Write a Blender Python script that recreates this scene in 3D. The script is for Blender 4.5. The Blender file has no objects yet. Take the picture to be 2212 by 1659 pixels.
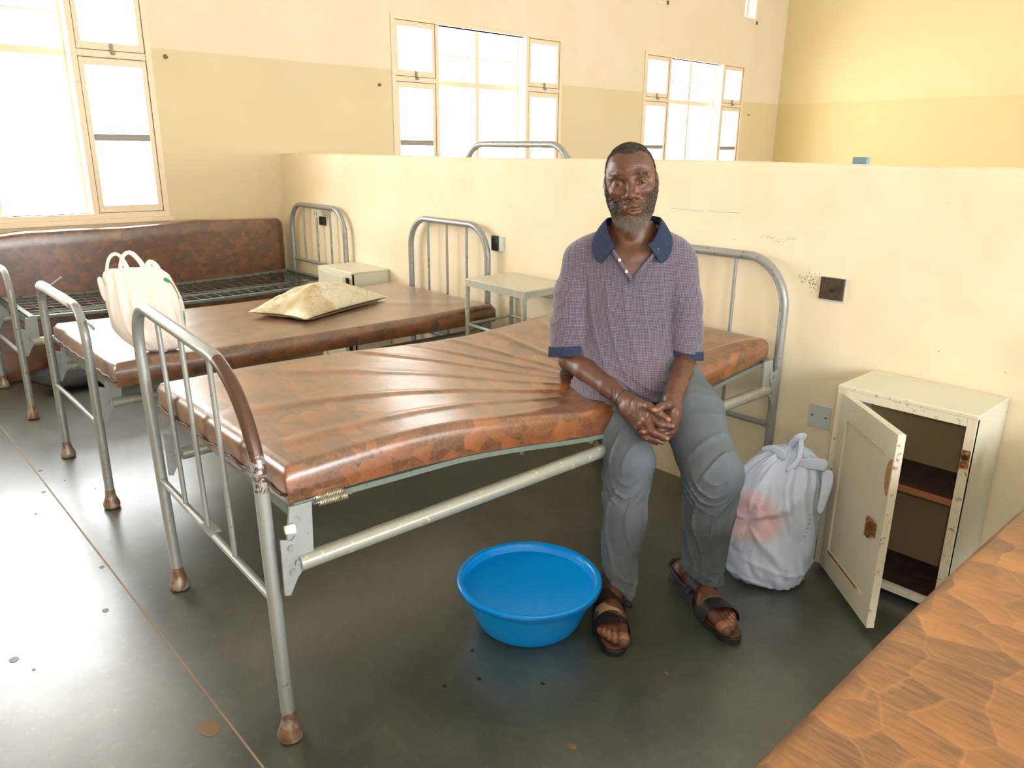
import bpy, bmesh, math, random
import numpy as np
from mathutils import Vector, Matrix, noise

random.seed(7)
PI = math.pi
scene = bpy.context.scene
COL = scene.collection

# ------------------------------------------------------------------ camera
CAM = Vector((5.3612, -2.6181, 1.3538))
YAW, PITCH, ROLL, FPX = -0.8304, -0.2958, 0.0098, 1652.02
fwd = Vector((math.sin(YAW) * math.cos(PITCH), math.cos(YAW) * math.cos(PITCH), math.sin(PITCH)))
r0 = Vector((math.cos(YAW), -math.sin(YAW), 0.0))
u0 = r0.cross(fwd)
rt = r0 * math.cos(ROLL) + u0 * math.sin(ROLL)
up = -r0 * math.sin(ROLL) + u0 * math.cos(ROLL)
cd = bpy.data.cameras.new('camera')
cam = bpy.data.objects.new('camera', cd)
COL.objects.link(cam)
mw = Matrix((rt, up, -fwd)).transposed().to_4x4()
mw.translation = CAM
cam.matrix_world = mw
cd.sensor_fit = 'HORIZONTAL'
cd.sensor_width = 36.0
cd.lens = 36.0 * FPX / 2212.0
cd.clip_start = 0.05
scene.camera = cam

# ------------------------------------------------------------------ world, lamps, exposure
vs = scene.view_settings
vs.view_transform = 'Standard'
vs.look = 'None'
vs.gamma = 1.0
vs.use_curve_mapping = False
vs.exposure = 0.0
SKY = 20.0
w = bpy.data.worlds.new('overcast_sky')
scene.world = w
w.use_nodes = True
bg = w.node_tree.nodes['Background']
bg.inputs['Color'].default_value = (0.97, 1.0, 1.0, 1)
bg.inputs['Strength'].default_value = SKY


def lamp(name, kind, loc, energy, color=(1, 1, 1), size=None, size_y=None, target=None, portal=False):
    d = bpy.data.lights.new(name, kind)
    d.energy = energy
    d.color = color
    if kind == 'AREA':
        d.shape = 'RECTANGLE'
        d.size = size
        d.size_y = size_y
        d.cycles.is_portal = portal
    elif size is not None:
        d.shadow_soft_size = size
    o = bpy.data.objects.new(name, d)
    COL.objects.link(o)
    o.location = loc
    if target is not None:
        o.rotation_euler = (Vector(target) - Vector(loc)).to_track_quat('-Z', 'Y').to_euler()
    return o


# windows of the ward: (name, y0, y1, z0, z1) in the window wall x = 0
WIN_L = [(-2.70, -0.81, 0.92, 2.35), (0.98, 2.87, 0.92, 2.35), (4.08, 5.97, 0.92, 2.35)]
WIN_HI = [(4.21, 4.41, 2.84, 3.3), (5.80, 6.13, 2.83, 3.3)]
WIN_BACK = [(-4.75, -3.75, 0.92, 2.35)]
ROOM_X, ROOM_Y0, ROOM_Y1, ROOM_Z = 8.4, -5.2, 6.8, 3.7
WIN_R_ADDED = [(-4.6, -2.7, 0.92, 2.35), (-1.9, 0.0, 0.92, 2.35), (0.98, 2.87, 0.92, 2.35), (4.08, 5.97, 0.92, 2.35)]  # unseen windows in the opposite wall, added to brighten the room
for i, (a, b, c, d) in enumerate(WIN_L + WIN_BACK):
    lamp('daylight_portal', 'AREA', (-0.3, (a + b) / 2, (c + d) / 2), 1, size=b - a, size_y=d - c,
         target=(5, (a + b) / 2, (c + d) / 2), portal=True)
for i, (a, b, c, d) in enumerate(WIN_R_ADDED):
    lamp('daylight_portal', 'AREA', (ROOM_X + 0.3, (a + b) / 2, (c + d) / 2), 1, size=b - a, size_y=d - c,
         target=(0, (a + b) / 2, (c + d) / 2), portal=True)
# the flash of the camera that took the picture
lamp('camera_flash', 'POINT', CAM + rt * 0.07 + up * 0.05, 26, color=(1.0, 0.97, 0.92), size=0.015)


# ------------------------------------------------------------------ small node helpers
def lin(c):
    return c / 12.92 if c <= 0.04045 else ((c + 0.055) / 1.055) ** 2.4


def rgb(r, g, b):
    return (lin(r / 255), lin(g / 255), lin(b / 255), 1)


class NT:
    def __init__(self, name):
        self.m = bpy.data.materials.new(name)
        self.m.use_nodes = True
        self.t = self.m.node_tree
        self.b = self.t.nodes['Principled BSDF']
        self.tc = self.t.nodes.new('ShaderNodeTexCoord')

    def n(self, kind, **kw):
        x = self.t.nodes.new(kind)
        for k, v in kw.items():
            setattr(x, k, v)
        return x

    def link(self, a, b):
        self.t.links.new(a, b)

    def setin(self, node, key, v):
        s = node.inputs[key]
        if hasattr(v, 'is_output') or isinstance(v, bpy.types.NodeSocket):
            self.link(v, s)
        else:
            s.default_value = v

    def mapping(self, scale=(1, 1, 1), rot=(0, 0, 0), loc=(0, 0, 0), src='Object'):
        m = self.n('ShaderNodeMapping')
        self.link(self.tc.outputs[src], m.inputs['Vector'])
        m.inputs['Scale'].default_value = scale
        m.inputs['Rotation'].default_value = rot
        m.inputs['Location'].default_value = loc
        return m.outputs['Vector']

    def noise(self, vec, scale=5, detail=4, rough=0.55, dist=0.0):
        x = self.n('ShaderNodeTexNoise')
        self.link(vec, x.inputs['Vector'])
        x.inputs['Scale'].default_value = scale
        x.inputs['Detail'].default_value = detail
        x.inputs['Roughness'].default_value = rough
        x.inputs['Distortion'].default_value = dist
        return x.outputs['Fac']

    def voronoi(self, vec, scale=5, feature='F1', out='Distance', rand=1.0):
        x = self.n('ShaderNodeTexVoronoi')
        x.feature = feature
        self.link(vec, x.inputs['Vector'])
        x.inputs['Scale'].default_value = scale
        x.inputs['Randomness'].default_value = rand
        return x.outputs[out]

    def ramp(self, fac, stops, interp='LINEAR'):
        x = self.n('ShaderNodeValToRGB')
        cr = x.color_ramp
        cr.interpolation = interp
        while len(cr.elements) < len(stops):
            cr.elements.new(0.5)
        for e, (p, c) in zip(cr.elements, stops):
            e.position = p
            e.color = c if len(c) == 4 else (*c, 1)
        self.link(fac, x.inputs['Fac'])
        return x.outputs['Color']

    def gray(self, fac, p0, p1, v0=0.0, v1=1.0):
        return self.ramp(fac, [(p0, (v0, v0, v0, 1)), (p1, (v1, v1, v1, 1))])

    def mix(self, fac, a, b, mode='MIX'):
        x = self.n('ShaderNodeMix', data_type='RGBA', blend_type=mode)
        self.setin(x, 0, fac)
        self.setin(x, 6, a)
        self.setin(x, 7, b)
        return x.outputs[2]

    def math(self, op, a, b=0.0, clamp=False):
        x = self.n('ShaderNodeMath', operation=op, use_clamp=clamp)
        self.setin(x, 0, a)
        self.setin(x, 1, b)
        return x.outputs[0]

    def sep(self, vec):
        x = self.n('ShaderNodeSeparateXYZ')
        self.link(vec, x.inputs[0])
        return x.outputs

    def bump(self, h, strength=0.3, dist=0.01):
        x = self.n('ShaderNodeBump')
        x.inputs['Strength'].default_value = strength
        x.inputs['Distance'].default_value = dist
        self.link(h, x.inputs['Height'])
        self.link(x.outputs['Normal'], self.b.inputs['Normal'])

    def out(self, color=None, rough=None, metal=None, spec=None):
        if color is not None:
            self.setin(self.b, 'Base Color', color)
        if rough is not None:
            self.setin(self.b, 'Roughness', rough)
        if metal is not None:
            self.setin(self.b, 'Metallic', metal)
        if spec is not None:
            self.setin(self.b, 'Specular IOR Level', spec)
        return self.m


M = {}


def wall_material(name, lower, upper, band=1.95, dirt=0.5):
    t = NT(name)
    v = t.mapping()
    z = t.sep(v)[2]
    up_ = t.gray(t.math('ADD', z, 0.0), 0.0, 1.0)
    # the paint changes at the band line
    step = t.math('GREATER_THAN', t.math('ADD', z, t.math('MULTIPLY', t.noise(v, 40, 1), 0.006)), band + 0.003)
    base = t.mix(step, lower, upper)
    # broad washed-out patches, scuffs, small chips
    base = t.mix(t.math('MULTIPLY', t.gray(t.noise(v, 2.3, 5), 0.4, 0.75), 0.35 * dirt), base, rgb(205, 172, 120))
    sc = t.gray(t.noise(t.mapping(scale=(1.2, 1.2, 7)), 9, 6, 0.7), 0.66, 0.8)
    base = t.mix(t.math('MULTIPLY', sc, 0.25 * dirt), base, rgb(150, 120, 85))
    ch = t.gray(t.voronoi(v, 17), 0.035, 0.055, 1, 0)
    ch = t.math('MULTIPLY', ch, t.gray(t.noise(v, 3.1, 2), 0.52, 0.6))
    base = t.mix(t.math('MULTIPLY', ch, 0.75 * dirt), base, rgb(120, 90, 60))
    t.bump(t.noise(v, 60, 4), 0.12, 0.004)
    return t.out(base, 0.62, spec=0.25)


M['wall'] = wall_material('cream_wall_paint', rgb(211, 194, 158), rgb(222, 208, 184), dirt=0.6)
M['wall_far'] = wall_material('yellow_wall_paint', rgb(214, 195, 144), rgb(222, 204, 158), dirt=0.4)
M['partition'] = wall_material('partition_paint', rgb(229, 217, 191), rgb(229, 217, 191), band=5, dirt=1.0)


def floor_material():
    t = NT('polished_cement')
    v = t.mapping()
    n1 = t.noise(v, 3.2, 8, 0.72, 0.0)
    col = t.ramp(n1, [(0.3, rgb(40, 44, 38)), (0.5, rgb(58, 65, 57)), (0.75, rgb(82, 84, 70))])
    sp = t.gray(t.noise(v, 38, 6, 0.8), 0.54, 0.70)
    col = t.mix(t.math('MULTIPLY', sp, 0.42), col, rgb(132, 112, 82))
    dk = t.gray(t.noise(t.mapping(loc=(3, 1, 0)), 6, 5, 0.6), 0.55, 0.7)
    col = t.mix(t.math('MULTIPLY', dk, 0.35), col, rgb(40, 42, 34))
    gr = t.gray(t.noise(v, 5.2, 4), 0.56, 0.72)
    col = t.mix(t.math('MULTIPLY', gr, 0.3), col, rgb(62, 84, 50))
    # flaking spots where brown cement shows
    ch = t.gray(t.voronoi(t.mix(0.12, v, t.noise(v, 14, 4), 'ADD'), 7), 0.02, 0.05, 1, 0)
    ch = t.math('MULTIPLY', ch, t.gray(t.noise(v, 2.4, 2), 0.56, 0.62))
    col = t.mix(ch, col, rgb(150, 118, 84))
    rough = t.ramp(t.noise(v, 7, 5), [(0.3, (0.34,) * 3 + (1,)), (0.75, (0.46,) * 3 + (1,))])
    t.bump(t.noise(v, 4, 3), 0.12, 0.012)
    m = t.out(col, rough, spec=0.6)
    t.b.inputs['Coat Weight'].default_value = 0.9
    t.b.inputs['Coat Roughness'].default_value = 0.3
    t.b.inputs['Coat IOR'].default_value = 1.6
    return m


M['floor'] = floor_material()


def plain(name, c, rough=0.5, metal=0.0, spec=0.5, c2=None, scale=20, amount=0.4, bump=0.0, lo=0.5, hi=0.65, scratch=None):
    t = NT(name)
    v = t.mapping()
    col = c
    if c2 is not None:
        n = t.gray(t.noise(v, scale, 6, 0.65), lo, hi)
        col = t.mix(t.math('MULTIPLY', n, amount), c, c2)
    if bump:
        t.bump(t.noise(v, scale * 2, 4), bump, 0.004)
    return t.out(col, rough, metal, spec)


M['grey_paint'] = plain('silver_grey_bed_paint', rgb(150, 152, 150), 0.36, 0.35, 0.5, rgb(92, 70, 52), 55, 0.75, 0.05, 0.58, 0.68)
# the arch of the near bed: silver paint rubbed off to brown over one bend
t = NT('silver_paint_with_brown_patch')
v = t.mapping()
sp = t.sep(v)
nz = t.math('MULTIPLY', t.math('SUBTRACT', t.noise(v, 16, 5, 0.7), 0.5), 0.16)
m1_ = t.math('GREATER_THAN', t.math('ADD', sp[2], nz), 0.725)
m2_ = t.math('GREATER_THAN', t.math('ADD', sp[0], t.math('MULTIPLY', nz, 0.3)), 0.135)
pm = t.math('MULTIPLY', m1_, m2_)
low = t.math('MULTIPLY', t.gray(t.noise(v, 60, 5, 0.7), 0.5, 0.53), t.math('MULTIPLY', t.math('GREATER_THAN', t.math('ADD', sp[2], nz), 0.64), m2_))
spk = t.math('MULTIPLY', t.gray(t.noise(v, 70, 5, 0.7), 0.64, 0.7), 0.8)
msk = t.math('MAXIMUM', t.math('MAXIMUM', pm, low), spk)
col = t.mix(msk, rgb(150, 152, 150), rgb(84, 60, 48))
M['worn_paint'] = t.out(col, 0.34, 0.3, 0.5)
M['rail_paint'] = plain('chipped_rail_paint', rgb(158, 158, 148), 0.34, 0.3, 0.5, rgb(206, 196, 150), 34, 0.8, 0.1, 0.6, 0.64)
M['plate_grey'] = plain('grey_bracket_paint', rgb(146, 150, 150), 0.5, 0.1, 0.4, rgb(110, 90, 74), 40, 0.5, 0.05, 0.6, 0.7)
M['green_grey'] = plain('green_grey_frame_paint', rgb(106, 116, 110), 0.5, 0.1, 0.4, rgb(96, 84, 66), 30, 0.5, 0.05, 0.6, 0.7)
M['foot_metal'] = plain('rusty_bell_foot', rgb(150, 142, 130), 0.42, 0.35, 0.5, rgb(122, 84, 60), 26, 0.9, 0.1, 0.45, 0.55)
M['spring'] = plain('steel_spring', rgb(190, 186, 170), 0.3, 0.85, 0.5, rgb(150, 96, 44), 60, 0.7, 0, 0.55, 0.62)
M['wire_dark'] = plain('dark_mesh_wire', rgb(70, 74, 70), 0.45, 0.6, 0.5)
M['white_plastic'] = plain('white_knob', rgb(228, 228, 224), 0.35)
M['rust'] = plain('rust', rgb(120, 72, 40), 0.7, 0.2, 0.3, rgb(190, 150, 110), 80, 0.8, 0.3, 0.5, 0.6)
M['black'] = plain('black_rubber', rgb(26, 25, 28), 0.6, 0, 0.4, rgb(60, 56, 56), 40, 0.5, 0.1)


def mattress_material(name, tint=1.0, seed=0.0, cscale=(17, 21, 26), orange=0.0, rough=0.3):
    t = NT(name)
    v = t.mapping(scale=cscale, loc=(seed, seed * 2, 0))
    warp = t.n('ShaderNodeTexNoise')
    t.link(v, warp.inputs['Vector'])
    warp.inputs['Scale'].default_value = 1.1
    warp.inputs['Detail'].default_value = 2
    vv = t.mix(0.28, v, warp.outputs['Color'], 'ADD')
    cell = t.n('ShaderNodeTexVoronoi')
    t.link(vv, cell.inputs['Vector'])
    cell.inputs['Scale'].default_value = 1.0
    rnd = t.sep(cell.outputs['Color'])[0]
    k = lambda r, g, b: rgb(min(255, r * tint), min(255, g * tint), min(255, b * tint))
    a = t.ramp(rnd, [(0.0, k(70, 42, 22)), (0.3, k(92, 52, 26)), (0.65, k(118, 66, 31)), (1.0, k(142, 82, 40))])
    if orange:
        b = t.ramp(rnd, [(0.0, k(96, 66, 28)), (0.4, k(114, 76, 32)), (0.8, k(126, 84, 37)), (1.0, k(136, 92, 43))])
        a = t.mix(orange, a, b)
    # every patch runs from light to dark and carries its own fine streaks
    df = t.n('ShaderNodeVectorMath', operation='SUBTRACT')
    t.link(vv, df.inputs[0])
    t.link(cell.outputs['Position'], df.inputs[1])
    dd = t.sep(df.outputs[0])
    g = t.gray(t.math('ADD', t.math('ADD', t.math('MULTIPLY', dd[1], 0.8), t.math('MULTIPLY', dd[0], 0.5)), 0.5), 0.15, 0.95)
    a = t.mix(t.math('MULTIPLY', g, 0.75 if orange else 0.45), a, k(78, 50, 28))
    st = t.gray(t.noise(t.mapping(scale=(16, 130, 130)), 1.0, 4, 0.6, 0.6), 0.4, 0.7)
    a = t.mix(t.math('MULTIPLY', st, 0.3), a, k(176, 116, 72))
    ed = t.gray(t.voronoi(vv, 1.0, 'DISTANCE_TO_EDGE'), 0.0, 0.035, 1, 0)
    a = t.mix(t.math('MULTIPLY', ed, 0.22), a, k(176, 120, 76))
    t.bump(t.noise(t.mapping(), 9, 4, 0.6), 0.25, 0.012)
    m = t.out(a, rough, spec=0.6)
    t.b.inputs['Coat Weight'].default_value = 1.0 if not orange else 0.3
    t.b.inputs['Coat IOR'].default_value = 1.65 if not orange else 1.5
    t.b.inputs['Coat Roughness'].default_value = 0.32
    return m


M['mattress'] = mattress_material('brown_patterned_vinyl')
M['mattress_dark'] = mattress_material('dark_brown_patterned_vinyl', 0.86, 3.0)
M['mattress_orange'] = mattress_material('orange_patterned_vinyl', 1.12, 5.0, (11, 13, 14), 0.8, 0.42)
M['piping'] = plain('dark_piping', rgb(44, 30, 26), 0.4)
M['cream_enamel'] = plain('cream_enamel', rgb(204, 200, 182), 0.4, 0, 0.5, rgb(150, 112, 74), 46, 0.8, 0.05, 0.68, 0.73)
M['chipped_enamel'] = plain('chipped_cream_enamel', rgb(212, 204, 184), 0.45, 0, 0.5, rgb(124, 82, 58), 60, 0.8, 0.15, 0.58, 0.66)
M['cab_inside'] = plain('bare_hardboard', rgb(150, 130, 100), 0.8, 0, 0.2, rgb(150, 132, 104), 26, 0.7, 0.1, 0.4, 0.7)
M['cab_shelf'] = plain('dark_stained_shelf', rgb(58, 40, 38), 0.6, 0, 0.3, rgb(92, 78, 76), 24, 0.5, 0.1, 0.5, 0.7)
M['table_top'] = plain('grey_laminate', rgb(202, 196, 178), 0.4, 0, 0.5, rgb(150, 138, 112), 90, 0.4, 0, 0.4, 0.7)
M['table_edge'] = plain('weathered_table_frame', rgb(168, 170, 156), 0.45, 0.1, 0.5, rgb(104, 98, 78), 50, 0.5, 0.05, 0.56, 0.68)
M['socket_dark'] = plain('dark_socket_box', rgb(84, 66, 48), 0.45, 0.2, 0.5, rgb(54, 48, 42), 50, 0.9, 0.1, 0.4, 0.6)
M['blue_plate'] = plain('pale_blue_cover_plate', rgb(190, 204, 208), 0.35)
M['window_paint'] = plain('window_frame_paint', rgb(226, 206, 178), 0.5, 0, 0.4, rgb(160, 140, 120), 30, 0.5, 0.05, 0.62, 0.72)
M['window_bar'] = plain('grey_window_bar', rgb(140, 132, 122), 0.5)
M['putty_line'] = plain('dirty_joint', rgb(120, 104, 92), 0.8)
M['ceiling'] = plain('white_ceiling', rgb(236, 230, 212), 0.8)


def glass():
    t = NT('window_glass')
    t.b.inputs['Base Color'].default_value = (1, 1, 1, 1)
    t.b.inputs['Roughness'].default_value = 0.0
    tr = t.n('ShaderNodeBsdfTransparent')
    gl = t.n('ShaderNodeBsdfGlossy')
    gl.inputs['Roughness'].default_value = 0.02
    mx = t.n('ShaderNodeMixShader')
    mx.inputs[0].default_value = 0.05
    t.link(tr.outputs[0], mx.inputs[1])
    t.link(gl.outputs[0], mx.inputs[2])
    t.link(mx.outputs[0], t.t.nodes['Material Output'].inputs['Surface'])
    return t.m


M['glass'] = glass()


# ------------------------------------------------------------------ mesh helpers
class MB:
    """collects shapes in world coordinates; build() links them as one mesh object"""

    def __init__(self):
        self.v = []
        self.f = []

    def add(self, vs_, fs_):
        o = len(self.v)
        self.v += [tuple(p) for p in vs_]
        self.f += [tuple(i + o for i in f) for f in fs_]
        return self

    def box(self, x0, x1, y0, y1, z0, z1, M_=None):
        P = [(x0, y0, z0), (x1, y0, z0), (x1, y1, z0), (x0, y1, z0), (x0, y0, z1), (x1, y0, z1), (x1, y1, z1), (x0, y1, z1)]
        if M_ is not None:
            P = [tuple(M_ @ Vector(p)) for p in P]
        return self.add(P, [(3, 2, 1, 0), (4, 5, 6, 7), (0, 1, 5, 4), (1, 2, 6, 5), (2, 3, 7, 6), (3, 0, 4, 7)])

    def hexa(self, P):
        """8 free corners, bottom ring then top ring"""
        return self.add(P, [(3, 2, 1, 0), (4, 5, 6, 7), (0, 1, 5, 4), (1, 2, 6, 5), (2, 3, 7, 6), (3, 0, 4, 7)])

    def tube(self, pts, r, n=12, cap=True, closed=False):
        pts = [Vector(p) for p in pts]
        N = len(pts)
        rr = r if hasattr(r, '__len__') else [r] * N
        vs_, fs_ = [], []
        prev = None
        for i, p in enumerate(pts):
            if closed:
                t = pts[(i + 1) % N] - pts[i - 1]
            else:
                t = pts[min(i + 1, N - 1)] - pts[max(i - 1, 0)]
            t.normalize()
            if prev is None:
                a = t.orthogonal().normalized()
            else:
                a = (prev - t * prev.dot(t))
                a = a.normalized() if a.length > 1e-6 else t.orthogonal().normalized()
            prev = a
            b = t.cross(a)
            for k in range(n):
                an = 2 * PI * k / n
                vs_.append(p + (a * math.cos(an) + b * math.sin(an)) * rr[i])
        for i in range(N if closed else N - 1):
            j = (i + 1) % N
            for k in range(n):
                l = (k + 1) % n
                fs_.append((i * n + k, i * n + l, j * n + l, j * n + k))
        if cap and not closed:
            fs_.append(tuple(range(n))[::-1])
            fs_.append(tuple((N - 1) * n + k for k in range(n)))
        return self.add(vs_, fs_)

    def lathe(self, c, prof, n=32, sx=1.0, sy=1.0, closed_top=False):
        """profile of (radius, z) turned around the vertical through c"""
        c = Vector(c)
        vs_, fs_ = [], []
        for r_, z_ in prof:
            for k in range(n):
                a = 2 * PI * k / n
                vs_.append((c.x + r_ * math.cos(a) * sx, c.y + r_ * math.sin(a) * sy, c.z + z_))
        for i in range(len(prof) - 1):
            for k in range(n):
                l = (k + 1) % n
                fs_.append((i * n + k, i * n + l, (i + 1) * n + l, (i + 1) * n + k))
        if prof[0][0] > 1e-5:
            fs_.append(tuple(range(n))[::-1])
        if closed_top:
            fs_.append(tuple((len(prof) - 1) * n + k for k in range(n)))
        return self.add(vs_, fs_)

    def prism(self, poly, d0, d1, fn):
        """poly of 2-D points, extruded from d0 to d1; fn(u, v, d) -> point"""
        n = len(poly)
        vs_ = [fn(u, v, d0) for u, v in poly] + [fn(u, v, d1) for u, v in poly]
        fs_ = [tuple(range(n))[::-1], tuple(range(n, 2 * n))]
        for i in range(n):
            j = (i + 1) % n
            fs_.append((i, j, n + j, n + i))
        return self.add(vs_, fs_)

    def grid(self, fn, nu, nv, closed_u=False):
        vs_ = [fn(i / nu, j / nv) for j in range(nv + 1) for i in range(nu + (0 if closed_u else 1))]
        W_ = nu + (0 if closed_u else 1)
        fs_ = []
        for j in range(nv):
            for i in range(nu):
                k = (i + 1) % W_ if closed_u else i + 1
                fs_.append((j * W_ + i, j * W_ + k, (j + 1) * W_ + k, (j + 1) * W_ + i))
        return self.add(vs_, fs_)

    def build(self, name, mat, parent=None, smooth=False, bevel=0.0, mats=None, fix=True, props=None, angle=None, subsurf=0):
        me = bpy.data.meshes.new(name)
        off = Vector((0, 0, 0))
        if parent is not None:
            q = parent
            while q is not None:
                off += q.location
                q = q.parent
        me.from_pydata([(p[0] - off.x, p[1] - off.y, p[2] - off.z) for p in self.v], [], self.f)
        if fix:
            bm = bmesh.new()
            bm.from_mesh(me)
            bmesh.ops.recalc_face_normals(bm, faces=bm.faces)
            bm.to_mesh(me)
            bm.free()
        me.materials.append(mat)
        for m_ in (mats or []):
            me.materials.append(m_)
        if smooth:
            me.polygons.foreach_set('use_smooth', [True] * len(me.polygons))
            if angle:
                me.set_sharp_from_angle(angle=math.radians(angle))
        o = bpy.data.objects.new(name, me)
        COL.objects.link(o)
        if parent is not None:
            o.parent = parent
        if bevel:
            b = o.modifiers.new('bevel', 'BEVEL')
            b.width = bevel
            b.segments = 2
            b.limit_method = 'ANGLE'
        if subsurf:
            s = o.modifiers.new('sub', 'SUBSURF')
            s.levels = s.render_levels = subsurf
        for k, v_ in (props or {}).items():
            o[k] = v_
        return o


def thing(name, loc, label, cat, group=None):
    o = bpy.data.objects.new(name, None)
    COL.objects.link(o)
    o.location = loc
    o['label'] = label
    o['category'] = cat
    if group:
        o['group'] = group
    return o


def tag(o, label, cat, group=None, kind=None):
    o['label'] = label
    o['category'] = cat
    if group:
        o['group'] = group
    if kind:
        o['kind'] = kind
    return o


def struct(o):
    o['kind'] = 'structure'
    return o


def sm(a, b, x):
    t = max(0.0, min(1.0, (x - a) / (b - a)))
    return t * t * (3 - 2 * t)


def lerp(a, b, t):
    return a + (b - a) * t


# ------------------------------------------------------------------ the room
FLOOR_MB = MB().box(-0.25, ROOM_X + 0.25, ROOM_Y0 - 0.25, ROOM_Y1 + 0.25, -0.12, 0.0)
struct(FLOOR_MB.build('floor', M['floor']))
struct(MB().box(-0.25, ROOM_X + 0.25, ROOM_Y0 - 0.25, ROOM_Y1 + 0.25, ROOM_Z, ROOM_Z + 0.15).build('ceiling', M['ceiling']))


def wall_x(name, x0, x1, holes, mat):
    mb = MB()
    ys = sorted({ROOM_Y0 - 0.25, ROOM_Y1 + 0.25} | {h[0] for h in holes} | {h[1] for h in holes})
    for a, b in zip(ys, ys[1:]):
        hs = sorted([h for h in holes if h[0] <= a + 1e-6 and h[1] >= b - 1e-6], key=lambda h: h[2])
        z = 0.0
        for h in hs:
            mb.box(x0, x1, a, b, z, h[2])
            z = h[3]
        mb.box(x0, x1, a, b, z, ROOM_Z)
    return struct(mb.build(name, mat))


wall_x('wall_left', -0.25, 0.0, WIN_L + WIN_HI + WIN_BACK, M['wall'])
wall_x('wall_right', ROOM_X, ROOM_X + 0.25, WIN_R_ADDED, M['wall'])
struct(MB().box(0, ROOM_X, ROOM_Y1, ROOM_Y1 + 0.25, 0, ROOM_Z).build('wall_far', M['wall_far']))
struct(MB().box(0, ROOM_X, ROOM_Y0 - 0.25, ROOM_Y0, 0, ROOM_Z).build('wall_near', M['wall']))

# the chest-high partition; its top edge is worn and a little wavy
HP = 1.322
mbp = MB()


def part_pt(s, t_, y):
    return


NX = 90
ring = []
for i in range(NX + 1):
    x = 6.3 * i / NX
    zt = HP + 0.0035 * math.sin(x * 2.3) + 0.002 * noise.noise(Vector((x * 4, 1, 0)))
    pr = [(0.0, 0.0), (0.0, zt - 0.016), (0.005, zt - 0.005), (0.016, zt), (0.134, zt), (0.145, zt - 0.005), (0.15, zt - 0.016), (0.15, 0.0)]
    ring.append([(x, y, z) for y, z in pr])
vs_ = [p for r_ in ring for p in r_]
fs_ = []
for i in range(NX):
    for k in range(7):
        fs_.append((i * 8 + k, i * 8 + k + 1, (i + 1) * 8 + k + 1, (i + 1) * 8 + k))
fs_.append(tuple(range(8)))
fs_.append(tuple(NX * 8 + k for k in range(8))[::-1])
mbp.add(vs_, fs_)
struct(mbp.build('wall_partition', M['partition'], smooth=True, angle=40))

# expansion joint across the cement floor, a thin brown filler strip
struct(MB().box(0.0, ROOM_X, -2.077 - 0.0027, -2.077 + 0.0027, -0.004, 0.0012).build('trim_1', plain('joint_filler', rgb(138, 120, 100), 0.8)))


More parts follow.
